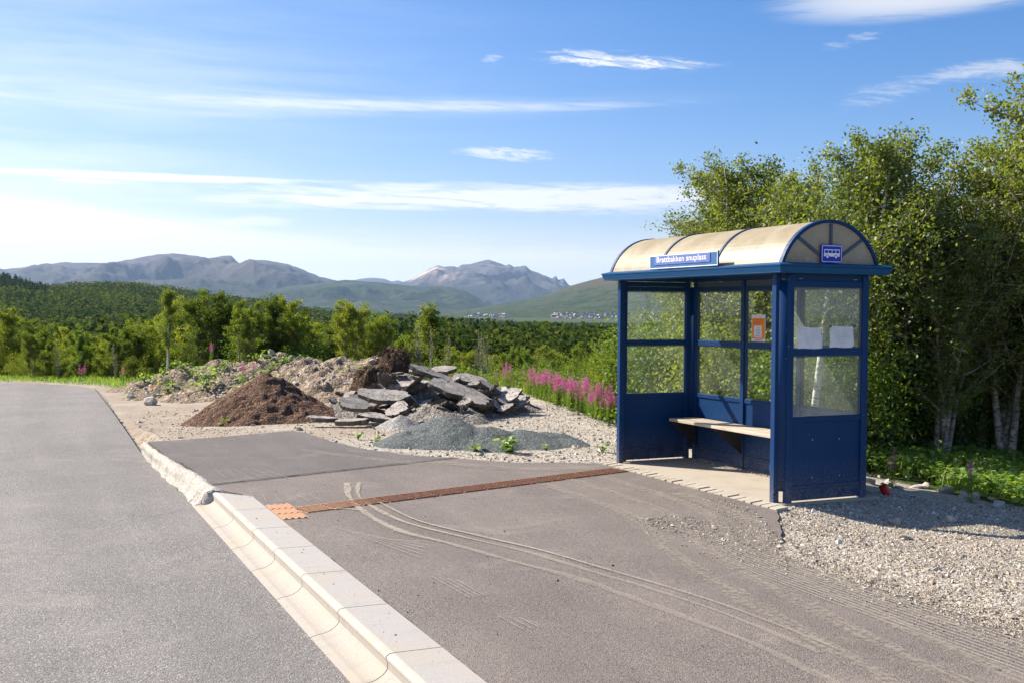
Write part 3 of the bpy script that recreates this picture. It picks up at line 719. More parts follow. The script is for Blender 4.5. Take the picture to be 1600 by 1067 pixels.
# rough concrete tail
xs = np.linspace(-4.25, 0.42, 420); P = np.zeros((420, 9, 3))
for i, x in enumerate(xs):
    s = (x + 4.25) / 4.55
    wtop = np.interp(x, [-4.25, -3.0, -2.2, -1.8, -0.8, 0.3], [0.02, 0.04, 0.05, 0.10, 0.08, 0.12]) + 0.03 * fbm(x * 3, 1.0)
    yb = np.interp(x, [-4.25, -2.7, -2.1, -1.0, 0.3], [-4.93, -4.90, -4.86, -4.76, -4.69]) + 0.03 * fbm(x * 2.3, 9.0)
    zt = np.interp(x, [-4.25, -3, 0.3], [-0.02, 0.008, 0.014]) 
    yf = yb - wtop; out = np.interp(x, [-4.25, -2.2, 0.3], [0.02, 0.06, 0.13])
    prof = [(yb + 0.06, zt - 0.05), (yb, zt), (yb - wtop * 0.5, zt + 0.012), (yf, zt - 0.01), (yf - 0.03, zt - 0.05), (yf - out * 0.35, zt * 0.4 - 0.08), (yf - out * 0.6, -0.12), (yf - out * 0.85, -0.147), (yf - out, -0.175)]
    for j, (y, z) in enumerate(prof): P[i, j] = (x, y + 0.020 * fbm(x * 14 + j * 2.3, j * 1.9, 6, 2.03, 0.7), z + (0.020 * fbm(x * 16 + j * 2.7, j * 1.8, 6, 2.03, 0.72) if 0 < j < 8 else 0))
P[:, :, 0] += np.linspace(0.0, -0.22, 9)[None, :] * sst(xs, -0.2, 0.42)[:, None]
E_ = P[-1]; C_ = E_.copy(); C_[:, 2] = -0.27; P = np.concatenate([P, ((E_ + C_) / 2)[None], C_[None]], 0)
o = grid_mesh('kerb_haunch', P[:, ::-1], M['rough'])
tag(o, 'rough cast concrete strip tapering away from the last kerb stone', 'concrete edging')

# ------------------------------------------------------------------ rusty tactile strip
A0 = np.array([1.70, -4.225]); A1 = np.array([0.60, -0.27]); ad = (A1 - A0) / np.linalg.norm(A1 - A0); an = np.array([ad[1], -ad[0]])
Ltot = np.linalg.norm(A1 - A0); npl = 14; pl_len = Ltot / npl
def plate(c, L, Wd, ang, label, grp, ribs=6, across=False):
    mb = MB(); e = 0.004
    mb.box(-L / 2 + e, L / 2 - e, -Wd / 2, Wd / 2, -0.02, 0.004)
    for k in range(ribs):
        if across:
            x = -L / 2 + L * (k + 0.5) / ribs; mb.box(x - 0.012, x + 0.012, -Wd / 2 + 0.01, Wd / 2 - 0.01, 0.003, 0.012)
        else:
            y = -Wd / 2 + Wd * (k + 0.5) / ribs; mb.box(-L / 2 + 0.012, L / 2 - 0.012, y - 0.011, y + 0.011, 0.003, 0.012)
    o = mb.build('ribbed_plate', M['rust']); o.location = (c[0], c[1], 0.0); o.rotation_euler = (0, 0, ang)
    return tag(o, label, 'paving plate', grp)
ang = math.atan2(ad[1], ad[0])
for k in range(npl):
    c = A0 + ad * pl_len * (k + 0.5)
    if k == 0: lb = 'orange ribbed plate joining the narrow strip to the wider patch by the kerb'
    elif k == npl - 1: lb = 'rusty ribbed plate at the end of the strip, against the shelter floor'
    else: lb = 'rust brown ribbed plate in the middle run of the narrow strip'
    plate(c, pl_len, 0.30, ang, lb, 'ribbed plates of the guidance strip')
for k, (cx, cy) in enumerate([(1.44, -4.335), (1.69, -4.335), (1.94, -4.335)]):
    plate((cx, cy), 0.245, 0.225, 0, ['far', 'middle', 'near'][k] + ' one of the three orange plates against the kerb', 'ribbed plates of the guidance strip', 4, False)

# edging stones along the slab
rng = random.Random(3)
for k in range(27):
    x0 = -0.02 + k * 0.125
    t_ = MB(); w = 0.098 + rng.uniform(-.006, .006); sk = 0.06
    a = rng.uniform(-0.008, 0.008)
    t_.prism([(x0, -0.215 + a), (x0 + w, -0.215 + rng.uniform(-.01, .01)), (x0 + w - sk, -0.035), (x0 - sk, -0.035)], -0.06, 0.008 + rng.uniform(-0.003, 0.006))
    o = t_.build('edging_stone', M['cobble'])
    tag(o, 'sandy grey edging stone in the row between asphalt and shelter floor', 'edging stone', 'edging stones in front of the shelter')

# ------------------------------------------------------------------ bus shelter
W, D = 3.10, 1.108
def build_shelter():
    R = empty('bus_shelter', (0, 0, 0.0))
    tag(R, 'blue metal bus shelter with glass walls and a yellowed barrel roof beside the footpath', 'bus shelter')
    B = M['blue']
    ZT = 2.16
    fx = [(0.07, 0.135), (W - 0.135, W - 0.07)]; sy = [(0.075, 0.138), (D - 0.138, D - 0.075)]
    def post(x0, x1, y0, y1, lean=None):
        mb = MB(); mb.box(x0, x1, y0, y1, 0.0, ZT, 0.006)
        return mb.build('post', B, R)
    for i, (a, b) in enumerate(fx):
        post(a, b, -0.012, 0.05); post(a, b, D - 0.05, D + 0.012)
    for a, b in sy:
        post(-0.012, 0.05, a, b); post(W - 0.05, W + 0.012, a, b)
    for x in (1.04, 2.02):
        mb = MB(); mb.box(x, x + 0.062, D - 0.055, D + 0.012, 0.0, ZT, 0.005); mb.build('mullion', B, R)
    # rounded corner panels between paired posts
    for (cx, cy, a0) in ((W - 0.13, 0.13, -math.pi / 2), (W - 0.13, D - 0.13, 0), (0.13, D - 0.13, math.pi / 2), (0.13, 0.13, math.pi)):
        vs = []; n = 12; ro, ri = 0.122, 0.112
        for r_ in (ro, ri):
            for z in (0.115, 2.10):
                for k in range(n + 1):
                    a = a0 + (math.pi / 2) * k / n; vs.append((cx + r_ * math.cos(a), cy + r_ * math.sin(a), z))
        m1 = n + 1; fs = []
        for k in range(n):
            fs.append((k, k + 1, m1 + k + 1, m1 + k)); fs.append((2 * m1 + k + 1, 2 * m1 + k, 3 * m1 + k, 3 * m1 + k + 1))
            fs.append((k + 1, k, 2 * m1 + k, 2 * m1 + k + 1)); fs.append((m1 + k, m1 + k + 1, 3 * m1 + k + 1, 3 * m1 + k))
        mesh_obj('corner_panel', vs, fs, B, R, smooth=True)
    # walls: rails, lower panels, glass
    def wall(axis, at, a0, a1, top_mat=None, outward=1):
        def bx(mb, u0, u1, d0, d1, z0, z1, bev=0.0):
            if axis == 'x': mb.box(u0, u1, at + d0, at + d1, z0, z1, bev)
            else: mb.box(at + d0, at + d1, u0, u1, z0, z1, bev)
        e = 0.002
        for z0, z1 in ((0.765, 0.812), (1.396, 1.458), (2.045, 2.10)):
            mb = MB(); bx(mb, a0 + e, a1 - e, -0.022, 0.022, z0, z1, 0.003); mb.build('rail', B, R)
        mb = MB(); bx(mb, a0 + e, a1 - e, -0.012, 0.012, 2.10 + e, ZT - e); mb.build('header_panel', top_mat or B, R)
        mb = MB(); bx(mb, a0 + e, a1 - e, -0.008, 0.008, 0.165, 0.765 - e)
        p_ = mb.build('lower_panel', B, R)
        mb = MB(); bx(mb, a0 + e, a1 - e, -0.018, 0.018, 0.135, 0.163, 0.003); bx(mb, a0 + e, a1 - e, -0.013, 0.013, 0.022, 0.133)
        mb.build('kick_rail', B, R)
        for z0, z1 in ((0.812, 1.396), (1.458, 2.045)):
            mb = MB()
            bx(mb, a0 + e, a1 - e, -0.003, 0.003, z0 + e, z1 - e); g = mb.build('glass_pane', M['glass_reflect'] if (axis == 'y' and at > 1 and z0 > 1.2) else M['glass'], R)
            mb = MB()
            for s_ in (-1, 1):
                d0, d1 = (0.004, 0.012) if s_ > 0 else (-0.012, -0.004)
                bx(mb, a0 + e, a1 - e, d0, d1, z0 + e, z0 + 0.010); bx(mb, a0 + e, a1 - e, d0, d1, z1 - 0.010, z1 - e)
                bx(mb, a0 + e, a0 + 0.010, d0, d1, z0 + 0.010, z1 - 0.010); bx(mb, a1 - 0.010, a1 - e, d0, d1, z0 + 0.010, z1 - 0.010)
            mb.build('glazing_bead', M['bluedust'], g)
        return p_
    wall('y', 0.019, 0.138, D - 0.138); right = wall('y', W - 0.019, 0.138, D - 0.138)
    for a, b in ((0.135, 1.04), (1.102, 2.02), (2.082, W - 0.135)): wall('x', D - 0.021, a, b, M['bluedust'])
    for (y, z) in ((0.386, 0.233), (0.721, 0.235), (0.388, 0.594), (0.715, 0.59)):
        mb = MB(); mb.tube([(W - 0.012, y, z), (W - 0.004, y, z)], 0.008, 10); mb.build('bolt', M['steel'], right)
    for y in (0.20, 0.86):
        mb = MB(); mb.box(W - 0.007, W + 0.003, y, y + 0.04, 2.118, 2.124); mb.build('vent_slot', M['steel'], R)
    # shoe flare at the front posts
    mb = MB(); mb.prism([(W - 0.16, 0.0), (W - 0.137, 0.0), (W - 0.137, 0.05), (W - 0.16, 0.05)], 0.30, 0.36); mb.build('foot_plate', B, R)
    # eaves: mitred, sloping inwards to the bottom, stepped
    def ring(z, o_): return [(-o_, -o_, z), (W + o_, -o_, z), (W + o_, D + o_, z), (-o_, D + o_, z)]
    prof = [(2.168, 0.02), (2.168, 0.098), (2.173, 0.104), (2.180, 0.104), (2.183, 0.106), (2.226, 0.122), (2.229, 0.118), (2.233, 0.127), (2.247, 0.129), (2.250, 0.125), (2.268, 0.055), (2.268, -0.01)]
    vs = []; fs = []
    for z, o_ in prof: vs += ring(z, o_)
    n = len(prof)
    for i in range(n - 1):
        for k in range(4): fs.append((i * 4 + k, i * 4 + (k + 1) % 4, (i + 1) * 4 + (k + 1) % 4, (i + 1) * 4 + k))
    for k in range(4): fs.append(((n - 1) * 4 + k, (n - 1) * 4 + (k + 1) % 4, (k + 1) % 4, k))
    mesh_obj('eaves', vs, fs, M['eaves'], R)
    # top beams above the walls
    for nm, (x0, x1, y0, y1) in (('beam', (0.07, W - 0.07, 0.0, 0.045)), ('beam', (0.07, W - 0.07, D - 0.045, D)), ('beam', (0.0, 0.045, 0.08, D - 0.08)), ('beam', (W - 0.045, W, 0.08, D - 0.08))):
        mb = MB(); mb.box(x0, x1, y0, y1, 2.162, 2.225); mb.build(nm, B, R)
    # barrel roof
    yc = 0.535; hw = 0.575; top = 2.675; zb = 2.262; hh = top - zb
    Rr = (hw * hw + hh * hh) / (2 * hh); zc = top - Rr; a_max = math.atan2(hw, zb - zc) if zb > zc else math.pi / 2
    def arc(r_, n=28): return [(yc + r_ * math.sin(a), zc + r_ * math.cos(a)) for a in np.linspace(-a_max, a_max, n)]
    xa, xb = -0.04, 3.13; ribsx = [xa, 1.01, 2.07, xb]
    for i in range(3):
        vs = []; fs = []; n = 28; x0, x1 = ribsx[i] + 0.004, ribsx[i + 1] - 0.004
        for x in (x0, x1):
            for (y, z) in arc(Rr): vs.append((x, y, z))
            for (y, z) in arc(Rr - 0.006): vs.append((x, y, z))
        for k in range(n - 1):
            fs.append((k, k + 1, 2 * n + k + 1, 2 * n + k)); fs.append((n + k + 1, n + k, 3 * n + k, 3 * n + k + 1))
            fs.append((k + 1, k, n + k, n + k + 1)); fs.append((2 * n + k, 2 * n + k + 1, 3 * n + k + 1, 3 * n + k))
        mesh_obj('roof_sheet', vs, fs, M['roof'], R, smooth=False)
    for j, x in enumerate(ribsx):
        w2 = 0.018 if 0 < j < 3 else 0.024; vs = []; fs = []; n = 28
        for xx in (x - w2, x + w2):
            for (y, z) in arc(Rr + 0.010): vs.append((xx, y, z))
            for (y, z) in arc(Rr - 0.022): vs.append((xx, y, z))
        for k in range(n - 1):
            fs.append((k, k + 1, 2 * n + k + 1, 2 * n + k)); fs.append((n + k + 1, n + k, 3 * n + k, 3 * n + k + 1))
            fs.append((k + 1, k, n + k, n + k + 1)); fs.append((2 * n + k, 2 * n + k + 1, 3 * n + k + 1, 3 * n + k))
        mesh_obj('roof_rib', vs, fs, M['blue'], R, smooth=False)
    for x in (xa, xb):
        a_ = arc(Rr - 0.022); mb = MB(); n = len(a_)
        vs = [(x - 0.004, y, z) for y, z in a_] + [(x + 0.004, y, z) for y, z in a_]
        fs = [tuple(range(n)), tuple(range(2 * n - 1, n - 1, -1))] + [(k + 1, k, n + k, n + k + 1) for k in range(n - 1)]
        g = mesh_obj('gable_sheet', vs, fs, M['roof'], R)
        s_ = 1 if x > 1 else -1
        mb = MB()
        for ang_, r0 in ((0, 0.0), (-0.72, 0.0), (0.72, 0.0)):
            y1 = yc + (Rr - 0.03) * math.sin(ang_); z1 = zc + (Rr - 0.03) * math.cos(ang_)
            dy, dz = y1 - yc, z1 - zb; L = math.hypot(dy, dz); ny, nz = -dz / L * 0.014, dy / L * 0.014
            xo = x + s_ * 0.006; xi = x + s_ * 0.020
            q = [(yc + ny, zb + nz), (yc - ny, zb - nz), (y1 - ny, z1 - nz), (y1 + ny, z1 + nz)]
            mb.add([(xo, a, b) for a, b in q] + [(xi, a, b) for a, b in q], [(0, 1, 2, 3), (7, 6, 5, 4), (0, 4, 5, 1), (1, 5, 6, 2), (2, 6, 7, 3), (3, 7, 4, 0)])
        mb.build('gable_bar', M['bluedust'], R)
    # bench
    def bench():
        b = empty('bench', (0, 0, 0)); b.parent = R
        for k in range(2):
            mb = MB(); y0 = 0.665 + k * 0.19; mb.box(0.16, W - 0.16, y0, y0 + 0.18, 0.487, 0.522, 0.005); mb.build('seat_plank', M['wood'], b)
        for x in (0.150, 1.068, 2.048, W - 0.155):
            mb = MB(); y1 = D - 0.058
            mb.add([(x, 0.675, 0.484), (x, y1, 0.484), (x, y1, 0.18), (x, 0.685, 0.455), (x + 0.006, 0.675, 0.484), (x + 0.006, y1, 0.484), (x + 0.006, y1, 0.18), (x + 0.006, 0.685, 0.455)],
                   [(0, 1, 2, 3), (7, 6, 5, 4), (0, 4, 5, 1), (1, 5, 6, 2), (2, 6, 7, 3), (3, 7, 4, 0)])
            mb.box(x - 0.012, x + 0.018, y1 + 0.001, y1 + 0.009, 0.18, 0.484)
            mb.build('bracket', M['bracket'], b)
    bench()
    # name board
    sb = MB(); sb.box(0.98, 2.265, -0.135, -0.118, 2.262, 2.415, 0.003); s = sb.build('name_board', M['signframe'], R)
    fr = MB(); b_ = 0.008
    for (x0, x1, z0, z1) in ((0.985, 2.260, 2.268, 2.268 + b_), (0.985, 2.260, 2.402, 2.402 + b_), (0.985, 0.985 + b_, 2.2765, 2.4015), (2.260 - b_, 2.260, 2.2765, 2.4015)): fr.box(x0, x1, -0.138, -0.1345, z0, z1)
    fr.build('white_border', M['white'], s)
    pb = MB(); pb.box(1.083, 2.133, -0.141, -0.1345, 2.307, 2.400); pb.build('name_plate', M['plateblue'], s)
    text_obj('Brattbakken snuplass', 0.935, 0.064, (1.133, -0.1425, 2.334), 'x', M['white'], s, 'lettering', 0.008)
    br = MB()
    for x in (1.2, 2.05): br.box(x, x + 0.03, -0.117, 0.02, 2.30, 2.33)
    br.build('board_bracket', M['blue'], s)
    # bus pictogram sign on the gable, above the eaves
    xs_ = 3.155; y0, y1, z0, z1 = 0.40, 0.655, 2.272, 2.445
    yc2, zc2 = (y0 + y1) / 2, (z0 + z1) / 2
    def rrect(hw_, hh_, r_, n=6):
        out = []
        for (sx, sy_, a0) in ((1, 1, 0), (-1, 1, 90), (-1, -1, 180), (1, -1, 270)):
            for k in range(n + 1):
                a = math.radians(a0 + 90 * k / n); out.append((yc2 + sx * (hw_ - r_) + r_ * math.cos(a), zc2 + sy_ * (hh_ - r_) + r_ * math.sin(a)))
        return out
    def plate_x(poly, xa_, xb_, nm, mat, par):
        n = len(poly); vs = [(xa_, a, b) for a, b in poly] + [(xb_, a, b) for a, b in poly]
        fs = [tuple(range(n))[::-1], tuple(range(n, 2 * n))] + [(i, (i + 1) % n, n + (i + 1) % n, n + i) for i in range(n)]
        return mesh_obj(nm, vs, fs, mat, par)
    hw2, hh2 = (y1 - y0) / 2, (z1 - z0) / 2
    sg = plate_x(rrect(hw2, hh2, 0.018), xs_, xs_ + 0.010, 'bus_sign', M['signblue'], R)
    # white border ring
    po, pi_ = rrect(hw2 - 0.008, hh2 - 0.008, 0.014), rrect(hw2 - 0.014, hh2 - 0.014, 0.010); n = len(po)
    mesh_obj('white_border', [(xs_ + 0.0115, a, b) for a, b in po] + [(xs_ + 0.0115, a, b) for a, b in pi_], [(i, (i + 1) % n, n + (i + 1) % n, n + i) for i in range(n)], M['white'], sg)
    # bus outline
    bx0, bx1 = yc2 - 0.095, yc2 + 0.095; bz0, bz1 = zc2 - 0.026, zc2 + 0.042
    mb = MB()
    def pan(a0, a1, c0, c1, x_): mb.add([(x_, a0, c0), (x_, a1, c0), (x_, a1, c1), (x_, a0, c1)], [(0, 1, 2, 3)])
    X1 = xs_ + 0.0115
    pan(bx0, bx1, bz0, zc2 + 0.006, X1); pan(bx0 + 0.004, bx1, bz1 - 0.008, bz1, X1)
    for k in range(5):
        xx = bx0 + 0.004 + (bx1 - bx0 - 0.010) * k / 4; pan(xx, xx + 0.006, zc2 + 0.006, bz1 - 0.008, X1)
    mb.build('bus_symbol', M['white'], sg)
    for yy in (yc2 - 0.055, yc2 + 0.048):
        for r_, mt, dx in ((0.019, M['signblue'], 0.001), (0.014, M['white'], 0.002)):
            pts = [(yy + r_ * math.cos(a), bz0 - 0.002 + r_ * math.sin(a)) for a in np.linspace(0, 2 * math.pi, 20, endpoint=False)]
            mesh_obj('wheel_symbol', [(X1 + dx, a, b) for a, b in pts], [tuple(range(20))], mt, sg)
    st = MB(); st.box(xs_ - 0.02, xs_ - 0.001, yc2 - 0.02, yc2 + 0.02, 2.27, 2.42); st.build('sign_bracket', M['blue'], sg)
    return R
def text_obj(s, width, height, loc, facing, mat, parent, name, off=0.0):
    cu = bpy.data.curves.new(name, 'FONT'); cu.body = s; cu.size = 1.0; cu.offset = off; cu.resolution_u = 3
    to = bpy.data.objects.new(name + '_tmp', cu); COL.objects.link(to)
    bpy.context.view_layer.update()
    me = bpy.data.meshes.new_from_object(to.evaluated_get(bpy.context.evaluated_depsgraph_get()))
    bpy.data.objects.remove(to)
    co = np.array([v.co[:] for v in me.vertices]); mn, mx = co.min(0), co.max(0)
    base = 0.0; cap = 0.73
    for v, c in zip(me.vertices, co):
        u = (c[0] - mn[0]) / (mx[0] - mn[0]) * width; w = (c[1]) / cap * height
        v.co = Vector((u, 0, w)) if facing == 'x' else Vector((0, u, w))
    me.materials.clear(); me.materials.append(mat)
    o = bpy.data.objects.new(name, me); link(o); o.location = loc; o.parent = parent
    return o
build_shelter()

# notices fixed to the panes (things of their own: they could be taken down)
def notice_orange():
    t = empty('notice', (1.34, D - 0.030, 1.475)); tag(t, 'orange and white notice taped inside the back pane of the shelter', 'notice')
    mb = MB(); mb.box(-0.125, 0.125, -0.002, 0.0, 0.0, 0.30); mb.build('sheet', M['paper'], t)
    mb = MB(); mb.box(-0.115, 0.115, -0.004, -0.0025, 0.03, 0.258); mb.build('orange_field', M['orange'], t)
    mb = MB(); mb.box(-0.075, 0.065, -0.006, -0.0045, 0.045, 0.175); mb.build('white_field', M['paper'], t)
    mb = MB()
    for k in range(4): mb.box(-0.09, 0.06 + 0.02 * (k % 2), -0.0055, -0.0045, 0.192 + k * 0.016, 0.194 + k * 0.016)
    for k in range(6):
        mb.box(-0.055 + 0.02 * (k % 3), 0.04 - 0.01 * (k % 2), -0.0075, -0.0065, 0.06 + k * 0.018, 0.063 + k * 0.018)
    mb.box(-0.05, 0.07, -0.0035, -0.0025, 0.012, 0.018)
    mb.build('print_lines', M['ink'], t)
notice_orange()
def paper(y, z, w, h, label, tape):
    t = empty('notice', (W - 0.010, y, z)); tag(t, label, 'notice', 'paper notices on the side window')
    n = 8; vs = []; fs = []
    for i in range(n + 1):
        for j in range(n + 1):
            u, v = i / n, j / n; vs.append((0.001 + 0.007 * math.sin(u * 5 + v * 2) ** 2 + 0.004 * (1 - v), (u - 0.5) * w + 0.004 * math.sin(v * 6), v * h + 0.004 * math.sin(u * 7)))
    for i in range(n):
        for j in range(n): a = i * (n + 1) + j; fs.append((a, a + n + 1, a + n + 2, a + 1))
    mesh_obj('sheet', vs, fs, M['paper'], t, smooth=True)
    if tape:
        mb = MB()
        for sy_, sz in ((-1, 1), (1, 1), (1, 0)): mb.add([(0.012, sy_ * w / 2 - 0.02, sz * h - 0.004), (0.012, sy_ * w / 2 + 0.015, sz * h - 0.012), (0.012, sy_ * w / 2 + 0.02, sz * h + 0.006), (0.012, sy_ * w / 2 - 0.015, sz * h + 0.012)], [(0, 1, 2, 3)])
        mb.build('tape', M['ink'], t)
        mb = MB()
        for k in range(5): mb.add([(0.0125, -0.10, 0.04 + k * 0.028), (0.0125, 0.09 - 0.03 * (k % 2), 0.041 + k * 0.028), (0.0125, 0.09 - 0.03 * (k % 2), 0.043 + k * 0.028), (0.0125, -0.10, 0.042 + k * 0.028)], [(0, 1, 2, 3)])
        mb.build('faint_writing', flat('pale_ink', (0.42, 0.46, 0.52)), t)
paper(0.34, 1.462, 0.285, 0.20, 'blank whitish paper notice, the left one on the side window', False)
paper(0.725, 1.470, 0.295, 0.20, 'white paper notice with faint writing and dark tape at its corners', True)

# red pipe end
t = empty('marker_pipe', (2.94, 1.55, -0.16)); tag(t, 'red plastic pipe stub leaning out of the gravel beside the shelter', 'pipe')
mb = MB(); d_ = np.array([-0.06, -0.03, 0.24]); side = np.array([-RH[0] * 0.10, -RH[1] * 0.10, 0.22])
mb.tube([(0, 0, 0), tuple(side)], 0.045, 18, cap=False)
mb.tube([tuple(side), (0, 0, 0)], 0.040, 18, cap=False); mb.build('tube', M['red'], t, smooth=True)
mb = MB(); mb.tube([tuple(side * 0.9), tuple(side * 0.88)], 0.040, 18); mb.build('inside', M['reddark'], t)

# ------------------------------------------------------------------ heaps
def heap(name, blobs, mat, res, amp, fine, label, cat, kind_label=None):
    """blobs: (x, y, rx, ry, rot, height, power)"""
    xs = [b[0] for b in blobs]; ys = [b[1] for b in blobs]; rm = max(max(b[2], b[3]) for b in blobs)
    x0, x1, y0, y1 = min(xs) - rm, max(xs) + rm, min(ys) - rm, max(ys) + rm
    gx = np.arange(x0, x1, res); gy = np.arange(y0, y1, res); X, Y = np.meshgrid(gx, gy, indexing='ij')
    def hf(X, Y):
        X = np.asarray(X, float); Y = np.asarray(Y, float)
        Xw = X + 0.12 * fbm(X * 2.1, Y * 2.1 + 5, 3) ; Yw = Y + 0.12 * fbm(X * 2.1 + 9, Y * 2.1, 3)
        z = np.full(X.shape, -1.0)
        for (bx, by, rx, ry, rot, h, pw) in blobs:
            c_, s_ = math.cos(rot), math.sin(rot); u = ((Xw - bx) * c_ + (Yw - by) * s_) / rx; v = (-(Xw - bx) * s_ + (Yw - by) * c_) / ry
            r = np.hypot(u, v); z = np.maximum(z, h * (1 - np.clip(r, 0, 1.5) ** pw))
        k = np.clip((z + 0.03) * 6, 0, 1)
        z = z + k * (amp * fbm(X * 2.7, Y * 2.7, 5) + fine * (ridged(X * 9, Y * 9, 3) - 0.5))
        return z
    Z0 = hf(X, Y); G_ = H(X, Y); Z = np.maximum(Z0, -0.12) + np.minimum(G_, 0)
    o = grid_mesh(name, np.stack([X, Y, Z], -1), mat, mask=Z0 > -0.10)
    if label: tag(o, label, cat)
    return (lambda x, y: float(hf(np.array([x]), np.array([y]))[0] + min(Hs(x, y), 0))), o
def W2(px, dep): return VP(px, dep)
px_ = W2(412, 19.0); heap('soil_heap', [(px_[0], px_[1], 1.32, 1.27, 0, 0.79, 1.08), (*W2(480, 18.6), 0.85, 0.8, 0, 0.30, 1.2), (*W2(350, 18.6), 0.75, 0.7, 0, 0.33, 1.2)], M['soil'], 0.03, 0.09, 0.085, 'brown cone shaped heap of soil at the edge of the gravel pad', 'soil heap')
heap('grit_heap', [(*W2(700, 15.0), 0.95, 0.8, 0, 0.34, 1.25), (*W2(640, 14.8), 0.55, 0.5, 0, 0.16, 1.2), (*W2(755, 14.9), 1.0, 0.7, 0, 0.235, 1.35), (*W2(815, 15.0), 0.9, 0.6, 0, 0.165, 1.4), (*W2(860, 15.1), 0.7, 0.45, 0, 0.12, 1.5)], M['grit'], 0.03, 0.05, 0.03, 'low blue grey grit heap next to the asphalt edge', 'grit heap')
heap('gravel_heap', [(*W2(630, 16.6), 0.42, 0.4, 0, 0.22, 1.1)], M['greygravel'], 0.03, 0.02, 0.02, 'small pale grey gravel cone below the broken asphalt', 'gravel heap')
slab_h, _ = heap('debris_mound', [(*W2(640, 19.6), 1.5, 1.0, 0, 0.62, 1.4), (*W2(720, 19.8), 1.5, 0.9, 0, 0.50, 1.5), (*W2(690, 18.0), 1.0, 0.8, 0, 0.26, 1.4), (*W2(560, 18.8), 0.9, 0.8, 0, 0.28, 1.4), (*W2(780, 20.2), 0.9, 0.7, 0, 0.20, 1.4)], m_heap('crushed_asphalt', [(0.09, 0.08, 0.07), (0.20, 0.18, 0.155), (0.34, 0.31, 0.27)], 14, 30, 0.05), 0.04, 0.12, 0.10, 'grey gravel mound buried under broken asphalt slabs', 'gravel mound')
rub_blobs = []
for px, py, dep, r_ in ((232, 603, 26, 0.9), (262, 588, 26, 1.1), (300, 576, 26.0, 1.3), (345, 571, 26, 1.3), (390, 574, 25.5, 1.3), (430, 562, 25.5, 1.2), (480, 571, 25, 1.3), (530, 570, 24.5, 1.3), (580, 572, 24, 1.2), (620, 574, 23, 1.0)):
    h_ = ZP(py, dep) + 0.02; x_, y_ = W2(px, dep); rub_blobs.append((x_, y_, r_ * 1.0, r_ * 1.1, 0, h_ + 0.1, 1.5))
for px, py, dep, r_ in ((250, 615, 24, 0.8), (320, 604, 23.6, 1.0), (390, 606, 23.4, 0.9), (530, 596, 22.5, 1.2), (585, 590, 22, 1.0)):
    h_ = ZP(py, dep) + 0.1; x_, y_ = W2(px, dep); rub_blobs.append((x_, y_, r_, r_, 0, max(h_, 0.2), 1.5))
rub_h, _ = heap('rubble_mound', rub_blobs, M['rubble'], 0.05, 0.16, 0.13, 'long mound of stony rubble with weeds behind the soil heap', 'rubble mound')
heap('peat_clump', [(*W2(618, 22.0), 0.62, 0.55, 0, ZP(547, 22.0), 2.2)], M['peat'], 0.025, 0.26, 0.22, 'tallest dark peat clump with roots on top of the rubble', 'peat clump')
heap('peat_clump', [(*W2(583, 21.4), 0.62, 0.5, 0, ZP(576, 21.4), 2.2)], M['peat'], 0.025, 0.26, 0.22, 'lower dark peat clump left of the broken asphalt', 'peat clump')
heap('peat_clump', [(*W2(247, 24.2), 0.40, 0.3, 0.8, ZP(592, 24.2), 1.8)], m_heap('rust_brown_turf', [(0.10, 0.04, 0.015), (0.22, 0.10, 0.04), (0.30, 0.16, 0.07)], 16, 30, 0.05), 0.03, 0.06, 0.08, 'rust brown turf clod leaning at the left end of the rubble', 'turf clod')

def roots(px, dep, zt, r, n, label):
    rs = np.random.RandomState(int(px)); x, y = W2(px, dep); q = []
    t = empty('root_tangle', (x, y, 0)); mb = MB()
    for k in range(n):
        a = rs.uniform(0, 6.28); rr = r * rs.uniform(0.2, 0.9); z0 = zt * (1 - (rr / r) ** 2.2 * 0.8) + 0.02
        p0 = np.array([rr * math.cos(a), rr * math.sin(a), z0]); d = np.array([math.cos(a) + rs.randn() * .5, math.sin(a) + rs.randn() * .5, rs.uniform(0, 0.8)]); L = rs.uniform(0.06, 0.22)
        mb.tube([p0, p0 + d * L * 0.5, p0 + d * L * np.array([1, 1, 0.2]) - [0, 0, L * 0.5]], [0.006, 0.004, 0.002], 3, cap=False)
    o = mb.build('roots', M['peat'], t); tag(t, label, 'roots')
roots(618, 22.0, ZP(547, 22.0), 0.62, 240, 'tangle of brown roots on the tallest peat clump')
roots(583, 21.4, ZP(576, 21.4), 0.6, 160, 'tangle of brown roots on the lower peat clump')
# rocks
def rock_mesh(seed, mat, rough=0.28):
    import bmesh
    bm = bmesh.new(); bmesh.ops.create_icosphere(bm, subdivisions=3, radius=1)
    rg = np.random.RandomState(seed); planes = rg.randn(15, 3); planes /= np.linalg.norm(planes, axis=1)[:, None]; dd = rg.uniform(0.45, 0.78, 15)
    for v in bm.verts:
        c = np.array(v.co)
        for pl_, d in zip(planes, dd):
            k = c @ pl_
            if k > d: c = c - pl_ * (k - d)
        c = c * (1 + rg.uniform(-0.03, 0.03)); v.co = Vector(c * np.array([1, 0.8, 0.62]))
    me = bpy.data.meshes.new('rock'); bm.to_mesh(me); bm.free(); me.materials.append(mat); return me
rocks = [rock_mesh(s, M['rock']) for s in range(6)]
def place_rock(x, y, z, s, label, group, rg, mesh=None):
    o = bpy.data.objects.new('rock', mesh or rocks[rg.randrange(6)]); link(o)
    o.location = (x, y, z); o.scale = (s * rg.uniform(.8, 1.25), s * rg.uniform(.8, 1.25), s * rg.uniform(.7, 1.1)); o.rotation_euler = (rg.uniform(-.5, .5), rg.uniform(-.5, .5), rg.uniform(0, 6.28))
    return tag(o, label, 'rock', group)
rg = random.Random(11)
